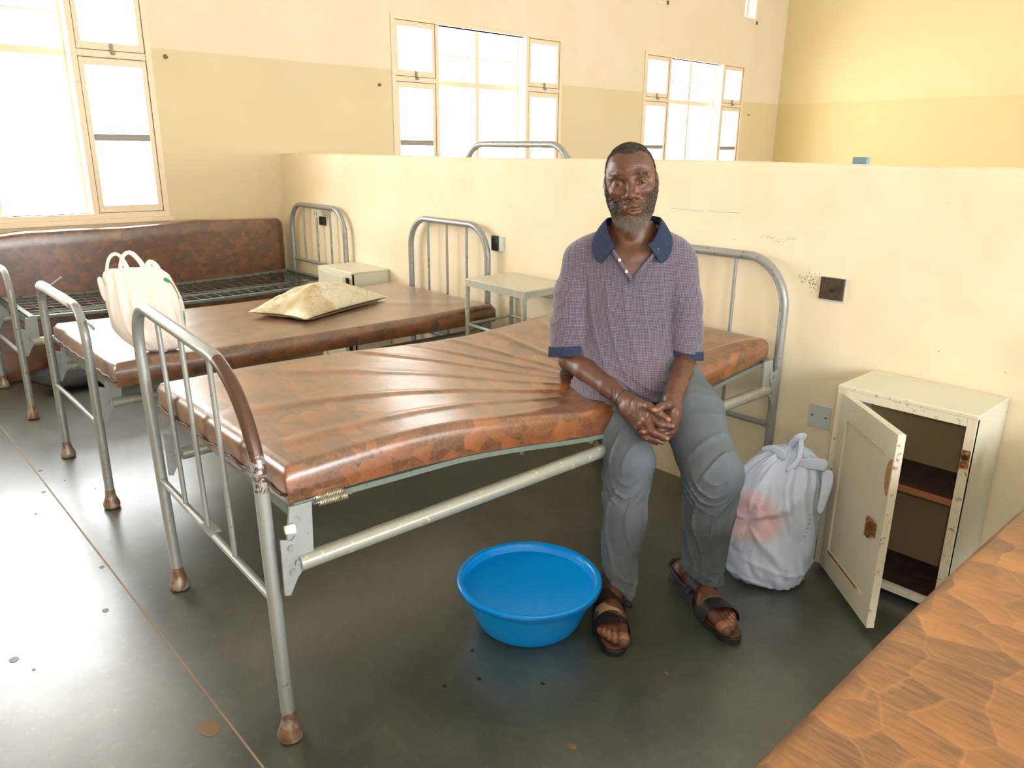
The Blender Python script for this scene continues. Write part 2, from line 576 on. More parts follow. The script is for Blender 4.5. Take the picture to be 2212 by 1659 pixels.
def window(idx, y0, y1, z0, z1, mullion=True, small=False):
    """steel window: two narrow side lights with a vent above, and a wide centre light set deeper"""
    root = MB()
    W_ = y1 - y0
    f = 0.035
    # outer frame, standing 1 cm proud of the wall
    for a, b, c, d in ((y0, y0 + f, z0, z1), (y1 - f, y1, z0, z1), (y0 + f, y1 - f, z0, z0 + f), (y0 + f, y1 - f, z1 - f, z1)):
        root.box(-0.07, 0.012, a, b, c, d)
    # posts between side and centre lights
    ya, yb = y0 + 0.425, y0 + 0.46
    yc, yd = y1 - 0.46, y1 - 0.425
    for a, b in ((ya, yb), (yc, yd)):
        root.box(-0.17, 0.006, a, b, z0 + f, z1 - f)
    # deep reveal boards of the centre light
    root.box(-0.17, -0.0, yb, yc, z0 + 0.01, z0 + f)
    root.box(-0.17, -0.0, yb, yc, z1 - f, z1 - 0.01)
    zt = 1.89
    for a, b in ((y0 + f, ya), (yd, y1 - f)):
        root.box(-0.06, 0.004, a, b, zt - 0.02, zt + 0.02)
    w_ = root.build('window_%d' % idx, M['window_paint'], bevel=0.003)
    struct(w_)
    # sashes
    for (a, b) in ((y0 + f, ya), (yd, y1 - f)):
        for (c, d, low) in ((zt + 0.02, z1 - f, False), (z0 + f, zt - 0.02, True)):
            s = MB()
            g = 0.032
            gt = 0.045
            s.box(-0.045, 0.002, a + 0.003, a + g, c + 0.003, d - 0.003)
            s.box(-0.045, 0.002, b - g, b - 0.003, c + 0.003, d - 0.003)
            s.box(-0.045, 0.002, a + g, b - g, c + 0.003, c + gt)
            s.box(-0.045, 0.002, a + g, b - g, d - gt, d - 0.003)
            so = s.build('sash', M['window_paint'], w_, bevel=0.002)
            if low:
                MB().box(-0.04, -0.005, a + g, b - g, 1.39, 1.43).build('glazing_bar', M['window_bar'], so)
            # dark joint lines round the sash and the stay
            j = MB()
            t_ = 0.003
            j.box(-0.02, 0.0045, a - 0.001, a + t_, c, d)
            j.box(-0.02, 0.0045, b - t_, b + 0.001, c, d)
            j.box(-0.02, 0.0045, a, b, c - 0.001, c + t_)
            j.box(-0.02, 0.0045, a, b, d - t_, d + 0.001)
            j.build('joint_line', M['putty_line'], so)
            yc_ = (a + b) / 2
            if not low:
                MB().box(0.0, 0.016, yc_ - 0.008, yc_ + 0.008, c - 0.012, c + 0.042).box(0.0, 0.03, yc_ - 0.004, yc_ + 0.012, c - 0.02, c - 0.004).build('catch', M['window_bar'], so)
            MB().box(-0.026, -0.022, a + g, b - g, c + gt, d - gt).build('pane', M['glass'], so)
    # centre light: mullion, transom and glazing bars, 10 cm deep in the wall
    cm = MB()
    ym = (yb + yc) / 2
    if mullion:
        cm.box(-0.125, -0.095, ym - 0.02, ym + 0.02, z0 + f, z1 - f)
        cm.box(-0.124, -0.096, yb + 0.016, ym - 0.0201, zt - 0.022, zt + 0.022)
        cm.box(-0.124, -0.096, ym + 0.0201, yc - 0.016, zt - 0.022, zt + 0.022)
        cm.box(-0.118, -0.105, yb + 0.016, ym - 0.0201, 2.105, 2.115)
        cm.box(-0.118, -0.105, ym + 0.0201, yc - 0.016, 2.105, 2.115)
        cm.box(-0.125, -0.1, yb, yb + 0.015, z0 + f, z1 - f)
        cm.box(-0.125, -0.1, yc - 0.015, yc, z0 + f, z1 - f)
        co = cm.build('centre_sash', M['window_paint'], w_)
        MB().box(-0.112, -0.109, yb + 0.016, ym - 0.021, z0 + f, z1 - f).box(-0.112, -0.109, ym + 0.021, yc - 0.016, z0 + f, z1 - f).build('pane', M['glass'], co)
    # sill board
    struct_sill = MB().box(-0.2, 0.02, y0 - 0.02, y1 + 0.02, z0 - 0.03, z0)
    struct_sill.build('window_sill', M['window_paint'], w_, bevel=0.004)
    return w_


for i, h in enumerate(WIN_L):
    window(i + 1, *h)
k = 4
for (a, b, c, d) in WIN_HI:
    mb = MB()
    for q in ((a, a + 0.05, c, d), (b - 0.05, b, c, d), (a + 0.05, b - 0.05, c, c + 0.03), (a + 0.05, b - 0.05, d - 0.03, d)):
        mb.box(-0.1, 0.006, *q)
    mb.box(-0.1, -0.03, a + (b - a) * 0.42, a + (b - a) * 0.56, c, d)
    o = struct(mb.build('window_%d' % k, M['window_paint'], bevel=0.004))
    MB().box(0, 0.02, b - 0.02, b - 0.01, c - 0.03, c + 0.01).build('catch', M['putty_line'], o)
    k += 1
for (a, b, c, d) in WIN_BACK:
    mb = MB()
    for q in ((a, a + 0.04, c, d), (b - 0.04, b, c, d), (a + 0.04, b - 0.04, c, c + 0.04), (a + 0.04, b - 0.04, d - 0.04, d), ((a + b) / 2 - 0.02, (a + b) / 2 + 0.02, c, d)):
        mb.box(-0.1, 0.006, *q)
    struct(mb.build('window_%d' % k, M['window_paint']))
    k += 1
for (a, b, c, d) in WIN_R_ADDED:  # frames of the added windows, out of view
    mb = MB()
    for q in ((a, a + 0.04, c, d), (b - 0.04, b, c, d), (a + 0.04, b - 0.04, c, c + 0.04), (a + 0.04, b - 0.04, d - 0.04, d), ((a + b) / 2 - 0.02, (a + b) / 2 + 0.02, c, d)):
        mb.box(ROOM_X - 0.006, ROOM_X + 0.1, *q)
    struct(mb.build('window_%d' % k, M['window_paint']))
    k += 1
# nails and a plug hole in the window wall
for y_, z_, r_ in ((-0.723, 1.906, 0.014), (0.864, 1.832, 0.012), (6.126, 1.80, 0.01)):
    m_ = MB().tube([(0.0, y_, z_), (0.02, y_, z_ - 0.004)], [r_, r_ * 0.7], 10)
    near = 'beside the near left window' if y_ < 0 else ('left of the middle window' if y_ < 2 else 'right of the far window')
    tag(m_.build('wall_plug', M['putty_line'], smooth=True), 'small dark wall plug ' + near, 'wall plug', 'wall plugs on the window wall')
# ------------------------------------------------------------------ beds
def arc_frame(PL, PR, zb, zt, rL, rR, lift=0.0, n=12):
    """centre line of a bed end: up the left post, over, down the right post"""
    PL, PR = Vector(PL), Vector(PR)
    d = (PR - PL)
    d.z = 0
    Wd = d.length
    d.normalize()
    pts = [Vector((PL.x, PL.y, zb))]
    for k_ in range(0, 6):
        pts.append(Vector((PL.x, PL.y, lerp(zb, zt - rL * 1.1, (k_ + 1) / 6))))
    for k_ in range(1, n + 1):
        a = PI / 2 * k_ / n
        p = PL + d * (rL * (1 - math.cos(a)))
        pts.append(Vector((p.x, p.y, zt - rL * 1.1 * (1 - math.sin(a)))))
    for k_ in range(1, n + 1):
        a = PI / 2 * (1 - k_ / n)
        p = PL + d * (Wd - rR * (1 - math.cos(a)))
        pts.append(Vector((p.x, p.y, zt - lift - rR * 1.1 * (1 - math.sin(a)))))
    for k_ in range(0, 6):
        pts.append(Vector((PR.x, PR.y, lerp(zt - lift - rR * 1.1, zb, (k_ + 1) / 6))))
    return pts


def bell_foot(mb, x, y, s=1.0):
    mb.lathe((x, y, 0), [(0.021 * s, 0.0), (0.029 * s, 0.004), (0.031 * s, 0.014), (0.028 * s, 0.026), (0.022 * s, 0.04), (0.0185 * s, 0.055), (0.018 * s, 0.075)], 20, closed_top=True)


def bed_end(root, name, PL, PR, zt, rL, rR, zc, tube=0.0165, bars=(0.25, 0.5, 0.75), mat=None, lift=0.0, barw=0.007, rack=(0.0, 0.0)):
    mat = mat or M['grey_paint']

    def rk(p):
        # an old bed end racked sideways: the posts lean
        p = Vector(p)
        f_ = (p.x - PL[0]) / (PR[0] - PL[0])
        return p + Vector(((rack[0] + (rack[1] - rack[0]) * f_) * p.z, 0, 0))
    pts = [rk(p) for p in arc_frame(PL, PR, 0.03, zt, rL, rR, lift)]
    fr = MB().tube(pts, tube, 14).build(name, mat, root, smooth=True, angle=50)
    PLv, PRv = Vector(PL), Vector(PR)
    MB().tube([rk(PLv + Vector((0, 0, zc))), rk(PRv + Vector((0, 0, zc)))], 0.0105, 12).build('crossbar', mat, fr, smooth=True, angle=50)
    for b_ in bars:
        p = PLv.lerp(PRv, b_)
        MB().tube([rk((p.x, p.y, zc)), rk((p.x, p.y, zt - lift * b_ - 0.004))], barw, 10).build('bar', mat, fr, smooth=True, angle=50)
    for P in (PLv, PRv):
        m_ = MB()
        bell_foot(m_, P.x, P.y)
        m_.build('bell_foot', M['foot_metal'], fr, smooth=True, angle=50)
    return fr


def hook_bracket(root, x, y, dirx, diry, z0, z1, side):
    """the cast corner bracket: a plate on the rail hooked over a plate on the post"""
    # dir = unit vector along the bed away from the post; side = outward unit vector
    d = Vector((dirx, diry, 0)).normalized()
    s = Vector((side[0], side[1], 0)).normalized()
    fn = lambda u, v, t_: Vector((x, y, 0)) + d * u + Vector((0, 0, v)) + s * t_
    H = z1 - z0
    plate = [(0.012, z0 + H * 0.35), (0.03, z0 + H * 0.33), (0.078, z0 + H * 0.36), (0.082, z1), (0.03, z1), (0.02, z0 + H * 0.7)]
    o = MB().prism(plate, -0.004, 0.004, fn).build('bracket', M['plate_grey'], root, bevel=0.001)
    post = [(0.0, z0), (0.014, z0 - 0.004), (0.022, z0 + 0.012), (0.034, z0 + 0.035), (0.046, z0 + 0.048), (0.046, z0 + 0.075), (0.034, z0 + 0.078), (0.03, z0 + 0.065),
            (0.026, z0 + 0.085), (0.042, z0 + 0.10), (0.044, z0 + 0.13), (0.036, z0 + 0.14), (0.026, z0 + 0.13), (0.0, z0 + 0.14)]
    po = MB().prism(post, 0.004, 0.010, fn).build('hook_plate', M['plate_grey'], o, bevel=0.001)
    for zz in (z0 + 0.055, z0 + 0.115):
        pin = MB()
        pts = [fn(0.022, zz, 0.0), fn(0.022, zz, 0.0145)]
        pin.tube(pts, 0.0075, 14)
        pin.build('pin', M['grey_paint'], po, smooth=True, angle=40)
    return o


def angle_iron(mb, A, B, inward, h=0.04, w_=0.03, t_=0.004):
    A, B, n_ = Vector(A), Vector(B), Vector(inward).normalized()
    # vertical flange
    P = [A, B, B + n_ * t_, A + n_ * t_]
    mb.hexa([p - Vector((0, 0, h)) for p in P] + P)
    P = [A, B, B + n_ * w_, A + n_ * w_]
    mb.hexa([p - Vector((0, 0, t_)) for p in P] + P)


def coil(mb, A, B, r=0.007, wire=0.0013, turns=18):
    A, B = Vector(A), Vector(B)
    t_ = (B - A).normalized()
    a = t_.orthogonal().normalized()
    b = t_.cross(a)
    pts = []
    N = turns * 8
    for i in range(N + 1):
        an = 2 * PI * turns * i / N
        pts.append(A.lerp(B, 0.12 + 0.76 * i / N) + (a * math.cos(an) + b * math.sin(an)) * r)
    mb.tube([A] + pts + [B], wire, 5)


def make_bed(name, label, FL, FR, HL, HR, zF, zH, zc, zf0, zf1, wires=False, rF=(0.15, 0.21), rH=(0.16, 0.16), liftF=0.0, zcH=None, mesh_wire=True, rail0=0.46, rail1=0.5, matF=None, rackF=(0.0, 0.0), barsF=(0.25, 0.5, 0.75), left_inset=0.0, sag=None):
    """FL.. = floor points of the posts (foot left, foot right, head left, head right)"""
    c = Vector(((FL[0] + FR[0] + HL[0] + HR[0]) / 4, (FL[1] + HL[1]) / 2, 0))
    root = thing(name, c, label, 'bed', 'metal hospital beds along the partition')
    FL, FR, HL, HR = [Vector((p[0], p[1], 0)) for p in (FL, FR, HL, HR)]
    bed_end(root, 'footboard', FL, FR, zF, rF[0], rF[1], zc, lift=liftF, mat=matF or M['grey_paint'], bars=barsF, rack=rackF)
    bed_end(root, 'headboard', HL, HR, zH, rH[0], rH[1], zcH or zc, mat=M['grey_paint'])
    # spring frame of angle iron
    off = 0.055
    dR = (HR - FR).normalized()
    dL = (HL - FL).normalized()
    a = FL + dL * off + Vector((0.012, 0, zf0))
    b = FR + dR * off + Vector((-0.004, 0, zf0))
    c_ = HR - dR * off + Vector((-0.004, 0, zf1))
    d_ = HL - dL * off + Vector((0.012, 0, zf1))
    for (A, B, n_, hh) in ((a, b, (0, 1, 0), 0.045), (d_, c_, (0, -1, 0), 0.04)):
        m_ = MB()
        angle_iron(m_, A, B, n_, h=hh)
        m_.build('base_frame', M['green_grey'], root)
    bot = sag or (lambda u, v: 9.0)
    for (A, B, s_, uu) in ((b, c_, -1, 1.0), (a, d_, 1, 0.0)):
        # thin flat side strap that carries the mesh
        m_ = MB()
        NS_ = 24
        pts = []
        for i in range(NS_ + 1):
            p = A.lerp(B, i / NS_)
            p = Vector((p.x, p.y, min(p.z - 0.02 * math.sin(PI * i / NS_), bot(uu, i / NS_) - 0.003)))
            pts.append(p)
        vs_, fs_ = [], []
        for p in pts:
            for dx, dz in ((0, 0), (s_ * 0.03, 0), (s_ * 0.03, -0.014), (0, -0.014)):
                vs_.append((p.x + dx, p.y, p.z + dz))
        for i in range(NS_):
            for k_ in range(4):
                l = (k_ + 1) % 4
                fs_.append((i * 4 + k_, i * 4 + l, i * 4 + 4 + l, i * 4 + 4 + k_))
        fs_ += [(0, 1, 2, 3), tuple(NS_ * 4 + k_ for k_ in (3, 2, 1, 0))]
        m_.add(vs_, fs_)
        m_.build('side_strap', M['green_grey'], root)
    # wire mesh
    m_ = MB()
    nr = 26 if wires else 14
    zz_ = lambda p, u, v: Vector((p.x, p.y, min(p.z - 0.02 * math.sin(PI * v) - 0.004, bot(u, v) - 0.007)))
    for i in range(nr + 1):
        t_ = (i + 0.5) / (nr + 1)
        A = a.lerp(d_, t_)
        B = b.lerp(c_, t_)
        m_.tube([zz_(A.lerp(B, k_ / 6), k_ / 6, t_) for k_ in range(7)], 0.0024, 6)
    for i in range(1, 8):
        t_ = i / 8
        A = a.lerp(b, t_)
        B = d_.lerp(c_, t_)
        m_.tube([zz_(A.lerp(B, s_), t_, s_) - Vector((0, 0, 0.0)) for s_ in [0.005 + 0.99 * k_ / 16 for k_ in range(17)]], 0.0024, 6)
    m_.build('wire_mesh', M['wire_dark'], root)
    # side rails and corner brackets
    for (A, B, s_) in ((FR, HR, 1), (FL, HL, -1)):
        d = (B - A).normalized()
        p = A + d * 0.055 + Vector((0, 0, rail0))
        q = B - d * 0.055 + Vector((0, 0, rail1))
        MB().tube([p, q], 0.0205, 16).build('side_rail', M['rail_paint'], root, smooth=True, angle=50)
        out = (s_, 0)
        hook_bracket(root, A.x + s_ * 0.0, A.y + 0.012, d.x, d.y, rail0 - 0.065, zf0 - 0.005, out)
        hook_bracket(root, B.x + s_ * 0.0, B.y - 0.012, -d.x, -d.y, rail1 - 0.065, zf1 - 0.005, out)
    return root


# near mattress: sags where the man sits on its right edge, creases fan out from there
def m1_top(u, v):
    base = lerp(0.700, 0.722, v)
    s = math.exp(-((v - 0.60) / 0.26) ** 2)
    return base - 0.105 * s * (0.35 + 0.65 * u ** 1.2) - 0.012 * sm(0.2, 0, v) * u


def m1_bot(u, v):
    s = math.exp(-((v - 0.60) / 0.27) ** 2)
    return lerp(0.604, 0.640, v) - 0.088 * s * (0.35 + 0.65 * u ** 1.2)


B1 = make_bed('hospital_bed', 'grey metal hospital bed the man sits on, worn brown patch on its foot arch',
              (3.053, -1.945), (3.893, -1.985), (3.145, -0.042), (4.003, -0.042), 0.916, 0.992, 0.365, 0.60, 0.635,
              rF=(0.13, 0.235), rH=(0.17, 0.17), liftF=0.02, rail0=0.452, rail1=0.515, matF=M['worn_paint'], sag=m1_bot, rackF=(-0.105, -0.058), barsF=(0.27, 0.49, 0.72))
B2 = make_bed('hospital_bed', 'grey metal hospital bed holding the pillow, second from the window wall',
              (1.607, -1.925), (2.288, -1.932), (1.663, -0.042), (2.345, -0.042), 0.785, 0.985, 0.345, 0.515, 0.52,
              rF=(0.07, 0.12), rH=(0.15, 0.15), liftF=-0.005, rail0=0.42, rail1=0.44, barsF=())
B3 = make_bed('hospital_bed', 'grey metal hospital bed with a bare wire base, nearest the window wall',
              (0.20, -1.93), (0.922, -1.927), (0.20, -0.042), (0.925, -0.042), 0.765, 0.985, 0.345, 0.53, 0.53,
              wires=True, rF=(0.1, 0.12), rH=(0.15, 0.15), rail0=0.40, rail1=0.42, zcH=0.60, barsF=())
# details of the near bed: two springs at the corner, white knob, bent tab on the crossbar
for dz, dx in ((0.0, 0.0), (-0.012, 0.006)):
    m_ = MB()
    coil(m_, (3.902 + dx, -1.895 + dx, 0.602 + dz), (3.907 + dx, -1.80 + dx, 0.600 + dz))
    m_.build('spring', M['spring'], B1)
m_ = MB()
m_.tube([(3.905, -1.962, 0.548), (3.91, -1.94, 0.548)], [0.010, 0.012], 12)
m_.build('knob', M['white_plastic'], B1, smooth=True)
pc = Vector((3.053, -1.945, 0.365)).lerp(Vector((3.893, -1.985, 0.365)), 0.47)
MB().box(pc.x - 0.035, pc.x + 0.03, pc.y - 0.016, pc.y + 0.016, 0.372, 0.378).build('tab', M['plate_grey'], B1)

# grey padded clamp bandage tied on the foot arch of the middle bed
m_ = MB()
A = Vector((1.60, -1.925, 0.862))
pts = [(1.60, -1.928, 0.782), (1.64, -1.925, 0.79), (1.72, -1.926, 0.792), (1.86, -1.927, 0.789), (2.0, -1.93, 0.79), (2.15, -1.93, 0.788)]
m_.tube(pts, [0.014, 0.021, 0.02, 0.019, 0.0195, 0.018], 12)
wr = m_.build('bandage', M['white_plastic'], B2, smooth=True)
MB().tube([(2.23, -1.915, 0.742), (2.41, -1.93, 0.738)], 0.006, 8).build('stick', M['plate_grey'], B2, smooth=True)
MB().tube([(1.74, -1.925, 0.79), (1.76, -1.87, 0.835)], 0.004, 8).build('stick', M['plate_grey'], B2, smooth=True)

# the bed behind the partition, only its arched end shows
BB = thing('hospital_bed', (2.28, 0.22, 0), 'tall grey bed arch showing above the partition under the middle window', 'bed', 'metal hospital beds along the partition')
bed_end(BB, 'headboard', (1.87, 0.20, 0), (2.69, 0.20, 0), 1.388, 0.15, 0.15, 0.5, bars=())
bed_end(BB, 'footboard', (1.87, 2.10, 0), (2.69, 2.10, 0), 0.95, 0.15, 0.15, 0.35)
for s_ in (1.87, 2.69):
    MB().tube([(s_, 0.20, 0.5), (s_, 2.10, 0.5)], 0.02, 12).build('side_rail', M['rail_paint'], BB, smooth=True, angle=50)


# ------------------------------------------------------------------ mattresses
def mattress(name, label, X0, X1, Y0, Y1, top, bot, mat, group='vinyl mattresses', seams=True, nx=60, ny=120, r=0.022, wrinkle=None, loc=None):
    """X0, X1: functions of y; top, bot: functions of (u, v) with u across, v along (0 foot, 1 head)"""
    vs_ = []
    # cross-section ring swept along y
    per = []
    K = 6
    for i in range(nx + 1):
        per.append(('t', i / nx))
    NS = 8
    rows = []
    for j in range(ny + 1):
        v = j / ny
        y = lerp(Y0, Y1, v)
        e = 1.0
        # rounded ends
        de = min(v, 1 - v) * abs(Y1 - Y0)
        er = r * (1 - math.sqrt(max(0, 1 - (1 - min(1, de / r)) ** 2))) if de < r else 0.0
        x0, x1 = X0(v), X1(v)
        row = []
        for i in range(nx + 1):
            u = i / nx
            du = min(u, 1 - u) * (x1 - x0)
            eu = r * (1 - math.sqrt(max(0, 1 - (1 - min(1, du / r)) ** 2))) if du < r else 0.0
            row.append((lerp(x0, x1, u), y, top(u, v) - max(eu, er) + (wrinkle(u, v) if wrinkle else 0.0)))
        for k_ in range(1, NS):
            t_ = k_ / NS
            zt_, zb_ = row[nx][2], bot(1, v) + r * 0.3
            bul = 0.004 * math.sin(PI * t_)
            row.append((x1 + bul, y, lerp(zt_, zb_, t_)))
        for i in range(nx, -1, -1):
            u = i / nx
            row.append((lerp(x0, x1, u), y, bot(u, v)))
        for k_ in range(1, NS):
            t_ = k_ / NS
            row.append((x0 - 0.004 * math.sin(PI * t_), y, lerp(bot(0, v), row[0][2], t_)))
        rows.append(row)
    n = len(rows[0])
    vs_ = [p for r_ in rows for p in r_]
    fs_ = []
    for j in range(ny):
        for k_ in range(n):
            l = (k_ + 1) % n
            fs_.append((j * n + k_, j * n + l, (j + 1) * n + l, (j + 1) * n + k_))
    # end caps as strips between top and bottom rows
    for j in (0, ny):
        for i in range(nx):
            a, b = j * n + i, j * n + i + 1
            c = j * n + (nx + NS) + (nx - i - 1)
            d = j * n + (nx + NS) + (nx - i)
            fs_.append((a, b, c, d))
        # right and left side columns
        cr = [j * n + nx + k_ for k_ in range(NS + 1)]
        fs_.append(tuple(cr))
        cl = [j * n + (2 * nx + NS + 1) + k_ - 1 for k_ in range(NS)] + [j * n]
        fs_.append(tuple(cl))
    root = MB()
    root.add(vs_, fs_)
    o = root.build(name, mat, smooth=True, angle=55)
    tag(o, label, 'mattress', group)
    if seams:
        zt_ = lambda u, v: lerp(bot(u, v), top(u, v), 0.22)
        m_ = MB()
        m_.tube([(lerp(X0(0), X1(0), i / 30), Y0 - 0.003, zt_(i / 30, 0) + 0.004 * math.sin(i * 1.7)) for i in range(31)], 0.0035, 6)
        m_.build('piping', M['piping'], o, smooth=True)
    return o


def m1_wr(u, v):
    x, y = u * 0.87, v * 1.88
    cx, cy = 0.72, 1.22
    dx, dy = x - cx, y - cy
    rr = math.hypot(dx, dy)
    an = math.atan2(dy, dx)
    amp = 0.0085 * sm(0.10, 0.30, rr) * sm(1.50, 0.75, rr) * (0.55 + 0.45 * noise.noise(Vector((an * 7, rr * 1.2, 4))))
    w1_ = max(0.0, math.sin(an * 23 + 1.1 * math.sin(an * 5 + 1) + 0.5 * rr)) ** 4
    e = min(u, 1 - u, v, 1 - v)
    return amp * w1_ * sm(0, 0.06, e) + 0.002 * noise.noise(Vector((x * 5, y * 5, 2)))


mattress('mattress', 'brown wood-patterned vinyl mattress creased under the seated man', lambda v: lerp(3.085, 3.135, v), lambda v: lerp(3.905, 3.998, v) - 0.01,
         -1.945, -0.10, m1_top, m1_bot, M['mattress'], wrinkle=m1_wr, nx=110, ny=230)


def m2_wr(u, v):
    x, y = u * 0.78, v * 1.8
    a = 0.004 * max(0, math.sin(x * 16 + y * 5)) ** 4 * math.exp(-((v - 0.45) / 0.25) ** 2)
    b = 0.006 * max(0, math.sin(x * 9 - y * 7 + 1)) ** 5 * math.exp(-((v - 0.8) / 0.15) ** 2)
    return (a + b) * sm(0, 0.06, min(u, 1 - u, v, 1 - v)) + 0.002 * noise.noise(Vector((x * 4, y * 4, 5)))


mattress('mattress', 'brown vinyl mattress with a pillow and a plastic bag on it', lambda v: 1.575, lambda v: lerp(2.47, 2.485, v),
         -1.895, -0.11, lambda u, v: 0.612 - 0.008 * math.sin(PI * v), lambda u, v: 0.5255, M['mattress_dark'], wrinkle=m2_wr, nx=60, ny=120)


# the orange-brown mattress in the right foreground, close to the camera
def m0_pts(v):
    return 4.984 + 0.004 * math.sin(v * 9)


mattress('mattress', 'orange-brown vinyl mattress cut off by the lower right corner', lambda v: m0_pts(v), lambda v: 5.88,
         -2.35, -0.16, lambda u, v: 0.615, lambda u, v: 0.5235, M['mattress_orange'], seams=False, nx=60, ny=60, r=0.014)
B0 = make_bed('hospital_bed', 'grey metal hospital bed under the orange-brown mattress at lower right',
              (5.03, -2.42), (5.86, -2.42), (5.03, -0.05), (5.86, -0.05), 0.5, 0.98, 0.2, 0.52, 0.52, rF=(0.03, 0.03), barsF=())

# mattress stood on its long edge on the floor against the window wall
m_ = MB()


def stood(u, t_, k_):
    return


L0, L1 = -2.55, -0.075
NY, NZ = 90, 36
for face, xf in ((0, lambda y, z: 0.145 + 0.012 * math.sin(y * 3) * z), (1, lambda y, z: 0.03)):
    pass


def stood_pt(y, a):
    # rounded rectangle cross-section in x-z, a in 0..1 round the ring
    ztop = 0.885 + 0.006 * math.sin(y * 7.0) + 0.006 * noise.noise(Vector((y * 5, 0, 0))) - 0.03 * sm(-0.8, -2.6, y)
    x0, x1 = 0.022, 0.135 + 0.008 * math.sin(y * 3.1)
    e = 0.025
    dd = min(abs(y - L1), abs(y - L0))
    sh = 0.02 * (1 - math.sqrt(max(0, 1 - (1 - min(1, dd / 0.03)) ** 2)))
    x0 += sh * 0.5
    x1 -= sh
    ztop -= sh * 1.2
    P = [(x1, 0.012), (x1, 0.3), (x1, 0.6), (x1, ztop - e), (x1 - e * 0.3, ztop - e * 0.3), (x1 - e, ztop), (x0 + e, ztop), (x0, ztop - e), (x0, 0.5), (x0, 0.0), (x1 - 0.01, 0.0)]
    s_ = a * len(P)
    i = int(s_) % len(P)
    f_ = s_ - int(s_)
    p, q = P[i], P[(i + 1) % len(P)]
    return (lerp(p[0], q[0], f_), y, lerp(p[1], q[1], f_))


NA = 44
m_.grid(lambda i, j: stood_pt(lerp(L0, L1, j), i), NA, NY, closed_u=True)
base = len(m_.v)
m_.f.append(tuple(range(NA)))
m_.f.append(tuple(NY * NA + k_ for k_ in range(NA))[::-1])
mo = m_.build('mattress', M['mattress_dark'], smooth=True, angle=60)
tag(mo, 'dark brown mattress stood on edge along the window wall', 'mattress', 'vinyl mattresses')
# dark bundle on the floor beneath the bare bed
m_ = MB()


def bundle(u, v):
    a = 2 * PI * u
    ph = PI * v
    r_ = math.sin(ph) * (1 + 0.18 * noise.noise(Vector((math.cos(a) * 1.6, math.sin(a) * 1.6, v * 3))))
    return (0.42 + 0.17 * r_ * math.cos(a), -1.42 + 0.42 * r_ * math.sin(a), 0.07 - 0.07 * math.cos(ph) + 0.02 * math.sin(a * 3) * math.sin(ph))


m_.grid(bundle, 40, 20, closed_u=True)
tag(m_.build('cloth_bundle', M['black'], smooth=True), 'dark cloth bundle on the floor under the bare wire bed', 'bundle')
# ------------------------------------------------------------------ objects
def view_frame(b):
    b = Vector(b)
    f_ = CAM - b
    f_.z = 0
    f_.normalize()
    return b, Vector((-f_.y, f_.x, 0)), f_


t = NT('blue_plastic')
t.b.inputs['Base Color'].default_value = (0.0, 0.35, 1.0, 1)
t.b.inputs['Roughness'].default_value = 0.25
tl = t.n('ShaderNodeBsdfTranslucent')
tl.inputs['Color'].default_value = (0.0, 0.42, 1.0, 1)
mx = t.n('ShaderNodeMixShader')
mx.inputs[0].default_value = 0.08
t.link(t.b.outputs[0], mx.inputs[1])
t.link(tl.outputs[0], mx.inputs[2])
t.link(mx.outputs[0], t.t.nodes['Material Output'].inputs['Surface'])
M['basin'] = t.m
M['bag_white'] = None


def bag_material(name, base, pink=None, centre=(0, 0, 0), rough=0.35):
    t = NT(name)
    col = base
    if pink is not None:
        d = t.n('ShaderNodeVectorMath', operation='DISTANCE')
        v = t.mapping(scale=(1, 1, 1.25), loc=(-centre[0], -centre[1], -centre[2] * 1.25))
        t.link(v, d.inputs[0])
        nz = t.math('MULTIPLY', t.noise(t.mapping(), 7, 3), 0.09)
        f_ = t.gray(t.math('ADD', d.outputs['Value'], nz), 0.12, 0.17, 1, 0)
        col = t.mix(t.math('MULTIPLY', f_, 0.6), base, pink)
    m = t.out(col, rough, spec=0.5)
    t.bump(t.noise(t.mapping(scale=(1, 1, 0.6)), 13, 5, 0.6, 1.2), 0.35, 0.015)
    t.b.inputs['Subsurface Weight'].default_value = 0.25
    t.b.inputs['Subsurface Radius'].default_value = (0.03, 0.03, 0.03)
    return m


# ---- basin on the floor in front of the man
c = Vector((3.92, -1.225, 0))
bs = thing('basin', c, 'round bright blue plastic wash basin on the floor', 'basin')
prof = [(0.0, 0.002), (0.120, 0.002), (0.134, 0.0), (0.146, 0.006), (0.156, 0.02), (0.172, 0.06), (0.190, 0.11), (0.198, 0.131), (0.211, 0.132), (0.2155, 0.136), (0.2165, 0.142), (0.213, 0.147), (0.205, 0.148), (0.198, 0.145), (0.1945, 0.138),
        (0.186, 0.11), (0.168, 0.06), (0.152, 0.022), (0.146, 0.014), (0.143, 0.007), (0.136, 0.006), (0.0, 0.006)]
MB().lathe(c, prof, 72).build('bowl', M['basin'], bs, smooth=True, angle=70)
MB().lathe(c + Vector((0, 0, 0.0)), [(0.2, 0.124), (0.2135, 0.1305), (0.2155, 0.136), (0.2165, 0.142), (0.213, 0.147), (0.204, 0.1495), (0.198, 0.147), (0.194, 0.140)], 72).build('rim', M['basin'], bs, smooth=True)

